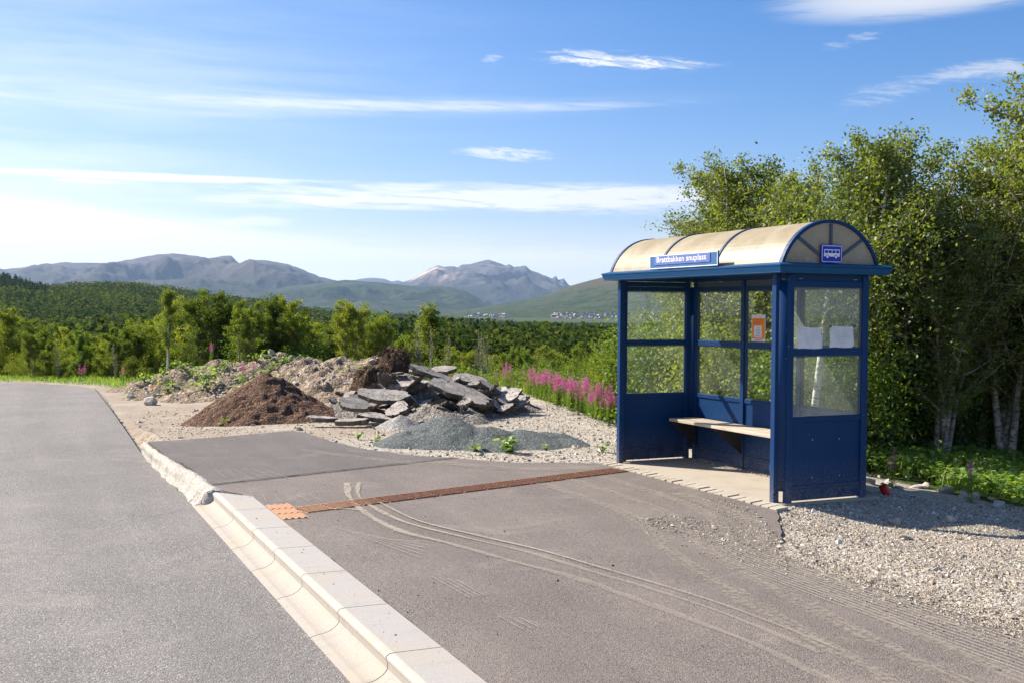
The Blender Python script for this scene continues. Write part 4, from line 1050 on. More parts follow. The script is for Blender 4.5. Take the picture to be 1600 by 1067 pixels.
for k in range(290):
    px = rg.uniform(210, 640); dep = rg.uniform(21.2, 25.8)
    x, y = W2(px, dep); z = rub_h(x, y)
    if z < -0.2: continue
    z = max(z, Hs(x, y)); s = rg.choice([0.035, 0.04, 0.05, 0.05, 0.06, 0.07, 0.09, 0.13])
    place_rock(x, y, z + s * 0.15, s, 'pale angular stone lodged in the rubble mound', 'stones in the rubble mound', rg)
for px, dep, s, lb in ((640, 21.0, 0.22, 'big pale boulder under the tall peat clump'), (556, 21.4, 0.22, 'grey boulder at the right end of the rubble face'), (205, 23.5, 0.16, 'grey stone at the left foot of the rubble mound'), (236, 22.3, 0.22, 'blue grey flat topped boulder at the foot of the rubble mound'),
                       (395, 17.6, 0.06, 'white stone in front of the soil heap'), (468, 16.4, 0.09, 'dark stone at the corner of the newer asphalt'),
                       (1420, 9.2, 0.055, 'white angular stone on the gravel right of the shelter'), (1490, 10.0, 0.10, 'large flat grey stone in the shelter shadow'), (1405, 9.85, 0.10, 'rounded grey brown stone in the shelter shadow'),
                       (875, 13.9, 0.055, 'dark grey stone at the gravel edge left of the shelter'), (795, 14.0, 0.05, 'pale stone below the leafy weed clump')):
    x, y = W2(px, dep); place_rock(x, y, max(Hs(x, y), rub_h(x, y) if px < 660 and dep > 20 else -9) + s * 0.25, s, lb, None, rg)
for k in range(52):
    x = rg.uniform(0.5, 6.5); y = rg.uniform(2.0, 3.2); s = rg.choice([0.05, 0.07, 0.09, 0.11])
    place_rock(x, y, Hs(x, y) + s * 0.1, s, 'grey stone between the gravel and the leafy verge', 'stones along the leafy verge', rg)
for k in range(60):
    px = rg.uniform(560, 955); dep = rg.uniform(13.0, 15.5); x, y = W2(px, dep)
    s = rg.choice([0.02, 0.025, 0.035]); 
    if y > -0.3 and x > -0.2: continue
    place_rock(x, y, Hs(x, y) + s * 0.3, s, 'small stone on the gravel strip beyond the asphalt', 'small stones on the pad', rg)

# broken asphalt slabs
def slab_obj(x, y, z, sx, sy, th, rx, ry, rz, label, seed, grp='broken asphalt slabs in the pile'):
    rg_ = random.Random(seed); n = rg_.randint(6, 9); pts = []
    for k in range(n):
        a = 2 * math.pi * (k + rg_.uniform(-.25, .25)) / n; r_ = rg_.uniform(0.75, 1.1)
        pts.append((sx * r_ * math.cos(a), sy * r_ * math.sin(a)))
    # subdivide the outline with jagged detail
    out = []
    for k in range(n):
        a = np.array(pts[k]); b = np.array(pts[(k + 1) % n]); m_ = 5
        for j in range(m_): out.append(tuple(a + (b - a) * j / m_ + np.array([rg_.uniform(-1, 1), rg_.uniform(-1, 1)]) * 0.022 * (j > 0)))
    n = len(out); bend = rg_.uniform(-0.12, 0.12)
    vs = [(px, py, bend * (px * px) * 1.2) for px, py in out] + [(px * 1.0 + rg_.uniform(-.02, .02), py + rg_.uniform(-.02, .02), -th * 0.5 + bend * px * px * 1.2) for px, py in out] + [(px * 0.95, py * 0.95, -th * rg_.uniform(.9, 1.1) + bend * px * px * 1.2) for px, py in out]
    c0 = len(vs); vs += [(0, 0, 0), (0, 0, -th)]
    fs = [(k, (k + 1) % n, c0) for k in range(n)]; mi = [0] * n
    fs += [((k + 1) % n, k, n + k, n + (k + 1) % n) for k in range(n)] + [(n + (k + 1) % n, n + k, 2 * n + k, 2 * n + (k + 1) % n) for k in range(n)]; mi += [1] * (2 * n)
    fs += [(2 * n + (k + 1) % n, 2 * n + k, c0 + 1) for k in range(n)]; mi += [1] * n
    o = mesh_obj('asphalt_chunk', vs, fs, None, mats=[M['slabtop'], M['slabside']], midx=mi)
    o.location = (x, y, z); o.rotation_euler = (rx, ry, rz)
    return tag(o, label, 'asphalt slab', grp)
# px, py(centre), dep, half sizes, tilt towards the viewer / sideways
RZ = math.atan2(RH[1], RH[0])
feat = [(710, 606, 18.6, 0.75, 0.42, 0.09, 0.45, 0.38, 'largest pale asphalt slab, cracked and sloping down to the right'),
        (640, 600, 18.9, 0.50, 0.30, 0.08, 0.35, -0.12, 'pale asphalt slab left of the largest one'),
        (600, 618, 18.2, 0.62, 0.34, 0.08, 0.50, 0.10, 'dark grooved asphalt slab at the middle of the pile'),
        (553, 632, 17.6, 0.34, 0.24, 0.07, 0.62, 0.28, 'squarish pale asphalt slab at the left of the pile'),
        (500, 655, 17.0, 0.34, 0.20, 0.07, 0.08, 0.05, 'leftmost asphalt slab lying flat on the dirt'),
        (550, 659, 16.9, 0.38, 0.18, 0.07, 0.10, -0.06, 'thin flat asphalt slab at the front foot of the pile'),
        (590, 652, 17.2, 0.40, 0.22, 0.07, 0.25, 0.15, 'asphalt slab at the front foot beside the gravel cone'),
        (675, 583, 19.6, 0.60, 0.16, 0.08, 0.55, 0.42, 'narrow asphalt slab edge sloping behind the largest slab'),
        (735, 592, 19.8, 0.50, 0.34, 0.08, 0.40, 0.25, 'curled asphalt slab near the top of the pile'),
        (775, 606, 19.6, 0.42, 0.26, 0.07, 0.40, 0.55, 'asphalt slab sloping steeply at the right end of the pile'),
        (690, 577, 20.4, 0.36, 0.28, 0.07, 0.35, -0.10, 'topmost asphalt slab on the pile'),
        (745, 625, 18.2, 0.30, 0.18, 0.07, 0.65, 0.2, 'small rough asphalt slab on the grey gravel'),
        (800, 618, 20.2, 0.42, 0.22, 0.06, 0.05, 0.02, 'flat asphalt slab at the far right end of the pile'),
        (790, 630, 19.0, 0.28, 0.10, 0.05, 0.1, 0.0, 'dark asphalt strip lying at the right foot of the pile'),
        (620, 640, 17.3, 0.26, 0.22, 0.07, 0.9, -0.5, 'upended asphalt piece behind the small gravel cone')]
for i, (px, py, dep, sx, sy, th, tf, ts, lb) in enumerate(feat):
    x, y = W2(px, dep); z = ZP(py, dep, px)
    slab_obj(x, y, z, sx * 0.84, sy * 0.86, th, tf * 0.55, ts * 0.8, RZ, lb, 100 + i)
for k in range(170):
    px = rg.uniform(520, 820); dep = rg.uniform(17.6, 20.8); x, y = W2(px, dep); h_ = slab_h(x, y)
    if h_ < 0.02: continue
    s = 0.06 + 0.26 * rg.random() ** 1.6
    slab_obj(x, y, h_ + 0.03 + 0.12 * rg.random(), s, s * rg.uniform(.5, .9), rg.uniform(0.025, 0.075), rg.uniform(-0.6, 0.7), rg.uniform(-0.7, 0.6), RZ + rg.uniform(-.9, .9), 'smaller broken asphalt piece wedged in the pile', 300 + k, 'smaller asphalt pieces in the pile')

# ------------------------------------------------------------------ leaf helpers
def leaf_quads(C, size, rs, up=0.25, narrow=0.62, jit=0.35):
    n = len(C); nr = rs.randn(n, 3); nr[:, 2] += up; nr /= np.linalg.norm(nr, axis=1)[:, None]
    a = rs.randn(n, 3); u = a - (a * nr).sum(1)[:, None] * nr; u /= np.linalg.norm(u, axis=1)[:, None]; v = np.cross(nr, u)
    s = size * (1 + jit * rs.uniform(-1, 1, n))[:, None]
    fold = nr * s * 0.12
    return np.stack([C - u * s * 0.5, C - v * s * 0.5 * narrow + fold, C + u * s * 0.5, C + v * s * 0.5 * narrow + fold], 1)

def tree_parts(seed, h, spread, stems, nleaf, lsize, sigma, lean=0.15, crown_lo=0.22, limbs=16, updir=0.9, wexp=1.2):
    rs = np.random.RandomState(seed); mb = MB(); anchors = []; wts = []
    for s in range(stems):
        az = rs.uniform(0, 2 * math.pi); hh = h * (1 if s == 0 else rs.uniform(0.7, 0.97))
        ln = lean * (0.5 if s == 0 else rs.uniform(0.8, 1.7)); b = np.array([rs.uniform(-.12, .12) * (stems > 1), rs.uniform(-.12, .12) * (stems > 1), -0.15])
        n = 10; pts = []; wig = rs.uniform(-1, 1, (n, 2)) * 0.035 * h * 0.3
        for i in range(n):
            f = i / (n - 1); pts.append(b + np.array([math.cos(az) * ln * hh * f ** 1.3 + wig[i, 0] * f, math.sin(az) * ln * hh * f ** 1.3 + wig[i, 1] * f, hh * f * 0.98]))
        r0 = 0.013 * hh + 0.012; mb.tube(pts, [r0 * (1 - 0.88 * (i / (n - 1))) for i in range(n)], 7)
        pts = np.array(pts)
        for k in range(limbs):
            f = rs.uniform(crown_lo, 0.97); q = f * (n - 1); i0 = int(q); p0 = pts[i0] + (pts[min(i0 + 1, n - 1)] - pts[i0]) * (q - i0)
            a2 = rs.uniform(0, 2 * math.pi); g = math.sin(math.pi * min(1, ((f - crown_lo) / (1 - crown_lo)) ** 0.75 * 0.86 + 0.12))
            L = spread * (0.30 + 0.85 * g) * rs.uniform(0.6, 1.15); el_ = rs.uniform(0.25, 1.0) * updir
            d = np.array([math.cos(a2) * math.cos(el_), math.sin(a2) * math.cos(el_), math.sin(el_)])
            m_ = 5; lp = [p0]
            for j in range(1, m_):
                d = d + rs.randn(3) * 0.14 + np.array([0, 0, 0.10]); d /= np.linalg.norm(d); lp.append(lp[-1] + d * L / (m_ - 1))
            rl = max(0.004, r0 * 0.42 * (1 - 0.6 * f)); mb.tube(lp, [rl * (1 - 0.8 * j / (m_ - 1)) for j in range(m_)], 4, cap=False)
            for j in range(1, m_):
                for _ in range(3):
                    tw = rs.randn(3); tw /= np.linalg.norm(tw); tw[2] = abs(tw[2]) * 0.5; e = lp[j] + tw * L * rs.uniform(0.10, 0.36)
                    if j > 1: mb.tube([lp[j], e], [rl * 0.35, 0.002], 3, cap=False)
                    for q2 in (0.45, 1.0): anchors.append(lp[j] + (e - lp[j]) * q2); wts.append(rs.uniform(0.2, 1.0) ** wexp)
        for q in np.linspace(0.62, 1.0, 14):
            for _ in range(2): anchors.append(pts[int(q * (n - 1))] * 1.0 + np.clip(rs.randn(3), -1.5, 1.5) * np.array([.10, .10, .07]) * spread * (1.25 - q) * 2); wts.append(0.8)
    anchors = np.array(anchors); wts = np.array(wts); wts /= wts.sum()
    idx = rs.choice(len(anchors), nleaf, p=wts); C = anchors[idx] + np.clip(rs.randn(nleaf, 3), -1.7, 1.7) * sigma
    Q = leaf_quads(C, lsize, rs); clump = rs.rand(len(anchors))[idx]
    tone = 0.65 * clump + 0.35 * rs.rand(nleaf)
    return mb, Q, tone
def make_tree(name, seed, leafmat, barkmat, **kw):
    mb, Q, tone = tree_parts(seed, **kw)
    t = empty(name); mb.build('trunk', barkmat, t, smooth=True); quads_mesh('crown', Q, leafmat, t, attr=tone)
    return t
USED = set()
def put(proto, x, y, z, s, rz, label, cat, group=None, sz=None):
    key = proto.name
    if key in USED: o = copy_tree(proto)
    else: USED.add(key); o = proto
    o.location = (x, y, z); o.scale = (s, s, sz or s); o.rotation_euler = (0, 0, rz)
    for k in ('label', 'group', 'category'):
        if k in o: del o[k]
    return tag(o, label, cat, group)

# near birches behind and right of the shelter
NB = [make_tree('birch_tree', 21 + i, M['birchleaf'], M['bark'], h=4.6, spread=1.25, stems=3 if i % 2 else 4, nleaf=30000, lsize=0.048, sigma=0.07, lean=0.13, crown_lo=0.27, limbs=22) for i in range(5)]
rg = random.Random(5)
near = [  # px, base dep, top py, spread multiplier
    (1155, 17.0, 212, 1.05, 'birch tree just left of the roof end, with a leaning rounded crown'),
    (1182, 18.0, 222, 1.0, 'birch squeezed between the two crowns left of the gable'),
    (1135, 17.6, 262, 1.0, 'rounded birch overhanging the far end of the shelter roof'),
    (1126, 18.4, 245, 1.0, 'leaning birch forming the left shoulder of the grove above the roof'),
    (1092, 18.6, 322, 1.0, 'small birch at the very left end of the grove, over the roof'),
    (1118, 19.0, 290, 0.95, 'low birch whose foliage hangs furthest left above the shelter roof'),
    (1212, 16.5, 238, 1.0, 'birch behind the middle of the shelter roof'),
    (1270, 16.0, 232, 1.0, 'birch behind the right half of the shelter roof'),
    (1335, 15.0, 190, 0.95, 'tall birch rising just behind the rounded gable of the shelter'),
    (1378, 15.0, 225, 0.8, 'dark stemmed birch standing close to the right wall of the shelter'),
    (1400, 15.6, 183, 0.85, 'tall narrow birch right of the shelter gable'),
    (1445, 15.5, 300, 0.8, 'thin birch in the gap between the two tall crowns'),
    (1475, 14.5, 345, 0.9, 'shorter birch below the gap showing the sky'),
    (1520, 15.2, 178, 0.9, 'tall bushy birch right of the sky gap'),
    (1572, 14.8, 225, 0.9, 'birch with a thick dark stem near the right edge'),
    (1655, 14.2, 66, 0.85, 'tallest birch, cut off by the right edge of the photo'),
    (1690, 14.6, 100, 1.0, 'birch outside the right edge beside the tallest one'),
]
for i, (px, dep, py, sp, lb) in enumerate(near):
    x, y = W2(px, dep); z = Hs(x, y) - 0.05; top = ZP(py, dep, px); s = (top - z) / 4.75
    put(NB[i % 5], x, y, z, s, rg.uniform(0, 6.28), lb, 'birch tree', 'birch trees behind the shelter')
for k in range(12):
    px = 1060 + k * 52 + rg.uniform(-14, 14); dep = rg.uniform(17.5, 24); x, y = W2(px, dep); z = Hs(x, y) - 0.1
    top = ZP(rg.uniform(330, 400) if px > 1120 else rg.uniform(440, 470), dep, px); s = (top - z) / 4.75
    put(NB[rg.randrange(5)], x, y, z, s, rg.uniform(0, 6.28), 'birch in the second row behind the front birches', 'birch tree', 'second row of birches')
# pale trunk seen through the side window
mb = MB(); x, y = W2(1268, 13.5); z = Hs(x, y)
mb.tube([(0, 0, 0), (0.0, 0.03, 0.5), (0.04, 0.06, 1.0), (0.02, 0.16, 1.6), (-0.05, 0.3, 2.3)], [0.055, 0.05, 0.046, 0.04, 0.03], 9)
mb.tube([(0.03, 0.1, 1.3), (0.2, 0.5, 1.9), (0.3, 0.7, 2.6)], [0.02, 0.015, 0.008], 5)
t = empty('birch_tree', (x, y, z)); tag(t, 'birch with a pale white trunk seen through the side window', 'birch tree')
mb.build('trunk', M['palebark'], t, smooth=True)
rs = np.random.RandomState(3); C = np.array([[-0.03, 0.3, 2.4]]) + rs.randn(5000, 3) * np.array([0.5, 0.5, 0.5]); quads_mesh('crown', leaf_quads(C, 0.058, rs), M['birchleaf'], t, attr=rs.rand(5000))

# bushes
def bush_proto(seed, mat, n, ls, h=1.3):
    rs = np.random.RandomState(seed); cl = rs.randn(26, 3) * np.array([0.42, 0.42, 0.30]) + np.array([0, 0, h * 0.55]); cl[:, 2] = np.clip(cl[:, 2], 0.12, h)
    idx = rs.randint(0, 26, n); C = cl[idx] + rs.randn(n, 3) * 0.17; C[:, 2] = np.abs(C[:, 2])
    t = empty('bush'); mb = MB()
    for c in cl: mb.tube([(0, 0, -0.1), tuple(np.array(c) * [0.5, 0.5, 0.6]), tuple(c)], [0.014, 0.009, 0.003], 4, cap=False)
    mb.build('stems', M['bark'], t); quads_mesh('foliage', leaf_quads(C, ls, rs, 0.5, 0.5), mat, t, attr=0.6 * rs.rand(26)[idx] + 0.4 * rs.rand(n))
    return t
BU = [bush_proto(1, M['brightleaf'], 10000, 0.045), bush_proto(2, M['birchleaf'], 10000, 0.042), bush_proto(3, M['brightleaf'], 8000, 0.055), bush_proto(4, M['woodleaf'], 10000, 0.045)]
for k in range(34):
    px = 1010 + k * 19 + rg.uniform(-10, 10); dep = rg.uniform(13.0, 17.5); x, y = W2(px, dep)
    if px > 1340: dep = rg.uniform(15.2, 18.0); x, y = W2(px, dep)
    while y < 3.4: dep += 0.3; x, y = W2(px, dep)
    b = rg.randrange(4); put(BU[b], x, y, Hs(x, y), rg.uniform(0.8, 1.35), rg.uniform(0, 6.28), ['bright green bush in the thicket behind the shelter', 'olive green bush in the thicket behind the shelter', 'large leaved light green bush in the thicket behind the shelter', 'dull green bush in the thicket behind the shelter'][b], 'bush', 'bushes behind the shelter')

# woodland trees beyond the pad
WT = [make_tree('birch_tree', 60 + i, M['woodleaf'], M['bark'], h=5.5, spread=1.35, stems=2 + i % 3, nleaf=16000, lsize=0.090, sigma=0.10, wexp=2.6, lean=0.10, crown_lo=0.10, limbs=15) for i in range(4)]
WB = [make_tree('birch_tree', 80 + i, M['brightleaf'], M['bark'], h=5.5, spread=1.2, stems=2, nleaf=13000, lsize=0.095, sigma=0.11, wexp=2.4, lean=0.08, crown_lo=0.12, limbs=14) for i in range(2)]
WN = [make_tree('birch_tree', 90, M['woodleaf'], M['palebark'], h=6.0, spread=0.8, stems=1, nleaf=8000, lsize=0.08, sigma=0.11, lean=0.03, crown_lo=0.30, limbs=24, updir=1.2)]
WH = [make_tree('birch_tree', 95 + i, M['woodleaf'], M['bark'], h=5.5, spread=1.5, stems=3, nleaf=22000, lsize=0.080, sigma=0.095, wexp=2.6, lean=0.12, crown_lo=0.12, limbs=18) for i in range(3)]
feat = [(8, 33, 478, WH[0], 'birch cut by the left edge, with a pale trunk, beyond the road bend'),
        (128, 32, 512, WB[0], 'bright green round topped birch beyond the road bend'),
        (262, 30, 460, WN[0], 'narrow columnar birch with a bare pale lower trunk'),
        (318, 32, 447, WH[1], 'tallest broad birch behind the left rubble'),
        (368, 33, 470, WH[2], 'birch between the tallest birch and its forked neighbour'),
        (418, 31, 454, WH[0], 'forked broad birch behind the soil heap'),
        (480, 33, 500, WH[1], 'low rounded birch behind the pale rubble'),
        (545, 29, 462, WH[2], 'shapely birch with a visible dark trunk behind the peat clumps'),
        (585, 32, 478, WB[1], 'bright birch leaning right of the shapely birch'),
        (668, 36, 478, WN[0], 'spindly birch standing alone above the broken asphalt'),
        (830, 30, 538, WB[0], 'bright green birch behind the fireweed'),
        (865, 29, 556, WB[1], 'second bright green birch behind the fireweed, lower'),
        (945, 31, 540, WH[0], 'olive birch at the left wall of the shelter'),
        (205, 34, 505, WH[2], 'dark green birch left of the columnar one'), (60, 36, 500, WH[1], 'dull green birch beyond the verge left of the bright one'),
        (290, 34, 456, WT[0], 'slender birch just right of the columnar one'), (345, 31.5, 455, WT[2], 'full crowned birch touching the tallest birch'), (440, 33, 460, WT[1], 'birch whose crown joins the forked birch on its right'), (395, 30.5, 470, WT[3], 'lower birch filling the space behind the top of the soil heap')]
for px, dep, py, pr, lb in feat:
    x, y = W2(px, dep); z = Hs(x, y) - 0.1; top = ZP(py, dep, px); s = (top - z) / 5.8
    put(pr, x, y, z, s, rg.uniform(0, 6.28), lb, 'birch tree', 'trees beyond the gravel pad')
WD = make_tree('dead_sapling', 140, M['woodleaf'], M['bark'], h=4.5, spread=0.6, stems=3, nleaf=420, lsize=0.07, sigma=0.10, lean=0.06, crown_lo=0.3, limbs=16, updir=1.2)
for px, dep, py in ((655, 30, 500), (672, 31, 505), (700, 29, 520), (742, 30, 512), (757, 28, 524), (1030, 30, 515), (610, 31, 505), (90, 30, 545), (180, 29.5, 540), (770, 33, 515)):
    x, y = W2(px, dep); z = Hs(x, y) - 0.1; put(WD, x, y, z, (ZP(py, dep, px) - z) / 4.5, rg.uniform(0, 6.28), 'nearly bare grey sapling standing in the wood beyond the pad', 'sapling', 'bare saplings in the wood')
rs = np.random.RandomState(8); cnt = 0
allp = WT + WB[:1] + WT + WH
for dep0, n in ((30, 28), (33, 34), (38, 34), (44, 36), (52, 36), (62, 36), (75, 36)):
    for k in range(n):
        px = -60 + (k + rs.uniform(0.1, 0.9)) * 1760 / n; dep = dep0 * rs.uniform(0.94, 1.10)
        if px > 1050 and dep < 37: continue
        if dep < 31.5 and (px < 40 or 100 < px < 160 or 235 < px < 290): continue
        x, y = W2(px, dep); z = Hs(x, y) - 0.1; pi_ = rs.randint(len(allp)); hgt = rs.uniform(3.8, 5.6)
        lim = np.interp(px, [0, 200, 250, 285, 450, 480, 520, 600, 640, 960, 1100, 1700], [512, 500, 480, 458, 462, 486, 474, 482, 532, 525, 470, 420]) + rs.uniform(0, 1) ** 1.2 * (55 if dep0 < 60 else 25)
        hgt = min(hgt, ZP(lim, dep, px) - z)
        if hgt < 1.5: hgt = 1.5
        side = 'left half of the wood' if px < 600 else 'wood between the rubble and the shelter' if px < 960 else 'wood seen past and through the shelter'
        row = 'front' if dep0 < 40 else 'middle' if dep0 < 60 else 'back'
        pr = allp[pi_]; kind = 'bright green' if pr in WB else 'olive green'
        put(pr, x, y, z, hgt / 5.8 * rs.uniform(0.78, 1.15), rs.uniform(0, 6.28), '%s birch in the %s rows of the %s' % (kind, row, side), 'birch tree', 'birches in the %s rows of the %s' % (row, side), sz=hgt / 5.8)
        cnt += 1
for k in range(24):
    px = rs.uniform(-20, 960); dep = rs.uniform(27.5, 32); x, y = W2(px, dep)
    if Hs(x, y) > -0.25: continue
    b = rs.randint(4); side = 'left of the rubble mound' if px < 220 else 'behind the rubble and soil' if px < 620 else 'between the asphalt pile and the shelter'
    put(BU[b], x, y, Hs(x, y), rs.uniform(0.6, 1.05), rs.uniform(0, 6.28), '%s bush %s' % (['bright green', 'olive green', 'light green', 'dull green'][b], side), 'bush', 'bushes ' + side)

# ------------------------------------------------------------------ far forest (stuff) and hills
def terrain_strip(name, prof, dep, front, back, base, mat, amp, nsc, rows=40, step=3.0, kexp=1.0, back_base=None):
    pxs = np.arange(prof[0][0], prof[-1][0] + 0.1, step); ys = np.interp(pxs, [p[0] for p in prof], [p[1] for p in prof])
    zt = np.array([ZP(y, dep, x) for x, y in zip(pxs, ys)])
    ts = np.concatenate([np.linspace(0, 1, rows), 1 + np.linspace(0, 1, 10)[1:]])
    P = np.zeros((len(ts), len(pxs), 3))
    for i, t_ in enumerate(ts):
        d = front + (dep - front) * t_ if t_ <= 1 else dep + (back - dep) * (t_ - 1)
        for j, px in enumerate(pxs): P[i, j, :2] = VP(px, d)
        sh = t_ ** kexp if t_ <= 1 else 1 - (t_ - 1) ** 1.2
        P[i, :, 2] = base + (zt - base) * sh
    ker = np.exp(-0.5 * (np.arange(-60, 61) / (45.0 / step)) ** 2); ker /= ker.sum()
    zs = np.convolve(np.pad(zt, 60, mode='edge'), ker, mode='valid'); zs = np.minimum(zs, zt + 0.12 * (zt.max() - base))
    for i, t_ in enumerate(ts):
        w = float(sst(t_, 0.6, 1.0)) if t_ <= 1 else 1.0; sh = t_ ** kexp if t_ <= 1 else 1 - (t_ - 1) ** 1.2
        P[i, :, 2] = base + (zs * (1 - w) + zt * w - base) * sh
    a = np.concatenate([np.linspace(0, 1, rows), 1 - np.linspace(0, 1, 10)[1:] ** 2])[:, None]
    win = (np.sin(np.pi * np.clip(ts, 0, 2) / 1.0) ** 2)[:, None]; win = np.where(ts[:, None] > 1, 0.3 * win, win)
    nz = ridged(P[..., 0] / nsc, P[..., 1] / nsc, 6) - 0.62
    P[..., 2] += nz * amp * win * np.clip((zt - base) / max(zt - base), 0.1, 1)[None, :]
    P[..., 2] += 0.03 * amp * fbm(P[..., 0] / nsc * 9, P[..., 1] / nsc * 9, 4)
    P[0, :, 2] = base - 30
    o = grid_mesh(name, P, mat, smooth=True); tag(o, kind='structure'); return P
left_prof = [(-500, 438), (-300, 436), (-80, 434), (0, 433), (20, 431), (60, 424.5), (74, 421), (80, 422), (97, 419), (120, 420), (145, 421), (172, 420), (190, 417), (215, 411), (245, 406), (270, 404), (285, 404.5), (310, 408), (326, 411), (345, 408), (357, 406.5), (361, 406), (368, 413), (376, 418.5), (384, 417), (400, 412), (415, 412), (430, 415), (450, 419), (475, 426), (500, 438), (540, 445), (600, 452), (760, 470)]
terrain_strip('mountain', left_prof, 7600, 4200, 10500, -25, M['mt_left'], 330, 750, 90, 2.5, 0.9)
terrain_strip('mountain', [(480, 447), (555, 441), (565, 439), (578, 437.5), (590, 438), (600, 439), (612, 443), (622, 441), (640, 446), (700, 450)], 11900, 10500, 13000, -25, M['mt_left'], 120, 900, 16, 3.0)
peak_prof = [(560, 462), (600, 452), (625, 446), (640, 441), (661, 427.6), (673, 421), (682.5, 416), (693, 418.5), (708, 418.7), (714, 420.5), (721, 416), (736, 413.5), (755, 408.5), (763, 406.2), (770, 409.6), (780, 412.7), (789, 416), (795, 413.5), (801.5, 418), (812, 417.5), (820.6, 415.6), (827, 422), (840, 425.5), (852.5, 431), (861, 436), (868, 431.5), (871.6, 438), (880, 434.5), (888.6, 445.7), (920, 458), (1000, 470), (1300, 470), (1700, 460)]
terrain_strip('mountain', peak_prof, 9600, 6200, 12000, -25, M['mt_peak'], 430, 800, 100, 2.0, 0.95)
mid_prof = [(180, 480), (300, 466), (400, 458), (450, 453), (500, 447.5), (540, 441.5), (560, 442), (600, 445), (640, 449), (700, 450), (728, 457), (745, 466), (765, 480), (800, 492)]
terrain_strip('fell_hill', mid_prof, 5600, 3900, 7200, -25, M['mt_mid'], 150, 480, 60, 3.0, 0.8)
hill_prof = [(640, 500), (689, 493.5), (720, 487.5), (759, 479.7), (800, 472.5), (829, 467), (852, 461.6), (890, 446.5), (915, 439), (938, 433), (1000, 413), (1080, 392), (1200, 378), (1400, 372), (1560, 385), (1800, 400), (2200, 430)]
HP = terrain_strip('heath_hill', hill_prof, 3900, 2300, 5200, -19, M['hill'], 45, 420, 60, 3.0, 1.15)
lh_prof = [(-700, 400), (-300, 415), (-60, 432), (0, 441), (25, 446), (60, 455), (75, 460), (110, 457), (150, 455), (190, 453), (230, 457), (280, 463), (330, 470), (400, 478), (480, 490), (600, 504), (700, 512)]
lh_prof = [(a_, b_ + 8) for a_, b_ in lh_prof]
LP = terrain_strip('wooded_hill', lh_prof, 820, 240, 1200, -13, M['woodfloor'], 9, 130, 40, 6.0, 1.1)
mr_prof = [(300, 512), (480, 503), (560, 496), (600, 494.5), (650, 495.5), (700, 499), (760, 502), (850, 507), (960, 509), (1060, 505), (1200, 500), (1500, 500), (2100, 490)]
mr_prof = [(a_, b_ + 7) for a_, b_ in mr_prof]
MP_ = terrain_strip('wooded_hill', mr_prof, 1000, 300, 1500, -14, M['woodfloor'], 7, 130, 36, 6.0, 1.1)
rs = np.random.RandomState(2)
def crown_proto(rs, n, conif=False, ls=1.0):
    C = rs.randn(n, 3) * np.array([0.30, 0.30, 0.26]) + np.array([0, 0, 0.55]); C[:, 2] = np.clip(C[:, 2], 0.03, 1.05)
    if conif: C[:, :2] *= (1.15 - C[:, 2:3]) * 0.6
    return leaf_quads(C, (0.15 if not conif else 0.12) * ls, rs, 0.35, 0.8)
def forest(name, pos_, hs, label, mat, conif=None, npf=60, ls=1.0):
    protos = [crown_proto(rs, npf, False, ls) for _ in range(6)]; cp = [crown_proto(rs, npf, True) for _ in range(3)]
    out = []; tone = []
    for i in range(len(pos_)):
        pr = cp[i % 3] if (conif is not None and conif[i]) else protos[i % 6]
        a = rs.uniform(0, 6.28); c_, s_ = math.cos(a), math.sin(a); Rm = np.array([[c_, s_, 0], [-s_, c_, 0], [0, 0, 1]])
        out.append((pr @ Rm) * np.array([hs[i] * 1.2, hs[i] * 1.2, hs[i]]) + pos_[i]); tt = rs.rand() * (0.35 if (conif is not None and conif[i]) else 1)
        tone.append(0.9 * tt + 0.1 * rs.rand(npf))
    o = quads_mesh(name, np.concatenate(out), mat, attr=np.concatenate(tone)); return tag(o, label, 'forest', kind='stuff')
def scatter_grid(P, n, tmin, tmax, jmin, jmax, rs):
    """points on a strip grid between rows tmin..tmax (fractions of the front slope)"""
    rows = int(P.shape[0] - 9); out = []
    dpx = rs.uniform(jmin, jmax, n); tt = rs.uniform(tmin, tmax, n) * (rows - 1)
    i0 = np.floor(tt).astype(int); i0 = np.minimum(i0, P.shape[0] - 2); fi = (tt - i0)[:, None]; q = dpx * (P.shape[1] - 1); j0 = np.floor(q).astype(int); fj = (q - j0)[:, None]
    j0 = np.minimum(j0, P.shape[1] - 2)
    return (P[i0, j0] * (1 - fi) + P[i0 + 1, j0] * fi) * (1 - fj) + (P[i0, j0 + 1] * (1 - fi) + P[i0 + 1, j0 + 1] * fi) * fj
jr = lambda prof, a, b: ((a - prof[0][0]) / (prof[-1][0] - prof[0][0]), (b - prof[0][0]) / (prof[-1][0] - prof[0][0]))
a, b = jr(lh_prof, -60, 640); pL = scatter_grid(LP, 5200, 0.02, 1.06, a, b, rs)
bearing = (pL[:, :2] - CAMP[:2]); lat_ = bearing @ RH; dp_ = bearing @ FH; con = ((lat_ / dp_ * FOC + 800) < 80) & (dp_ > 600)
con |= rs.rand(len(pL)) < 0.10
forest('forest', pL, rs.uniform(4.0, 7.5, len(pL)), 'dense green birch forest covering the hill on the left', M['forest'], con, 90)
a, b = jr(mr_prof, 430, 1700); pM = scatter_grid(MP_, 5200, 0.02, 1.05, a, b, rs)
forest('forest', pM, rs.uniform(4.0, 6.5, len(pM)), 'green forest filling the valley floor beyond the nearer wood', M['forest'], rs.rand(len(pM)) < 0.2, 70)
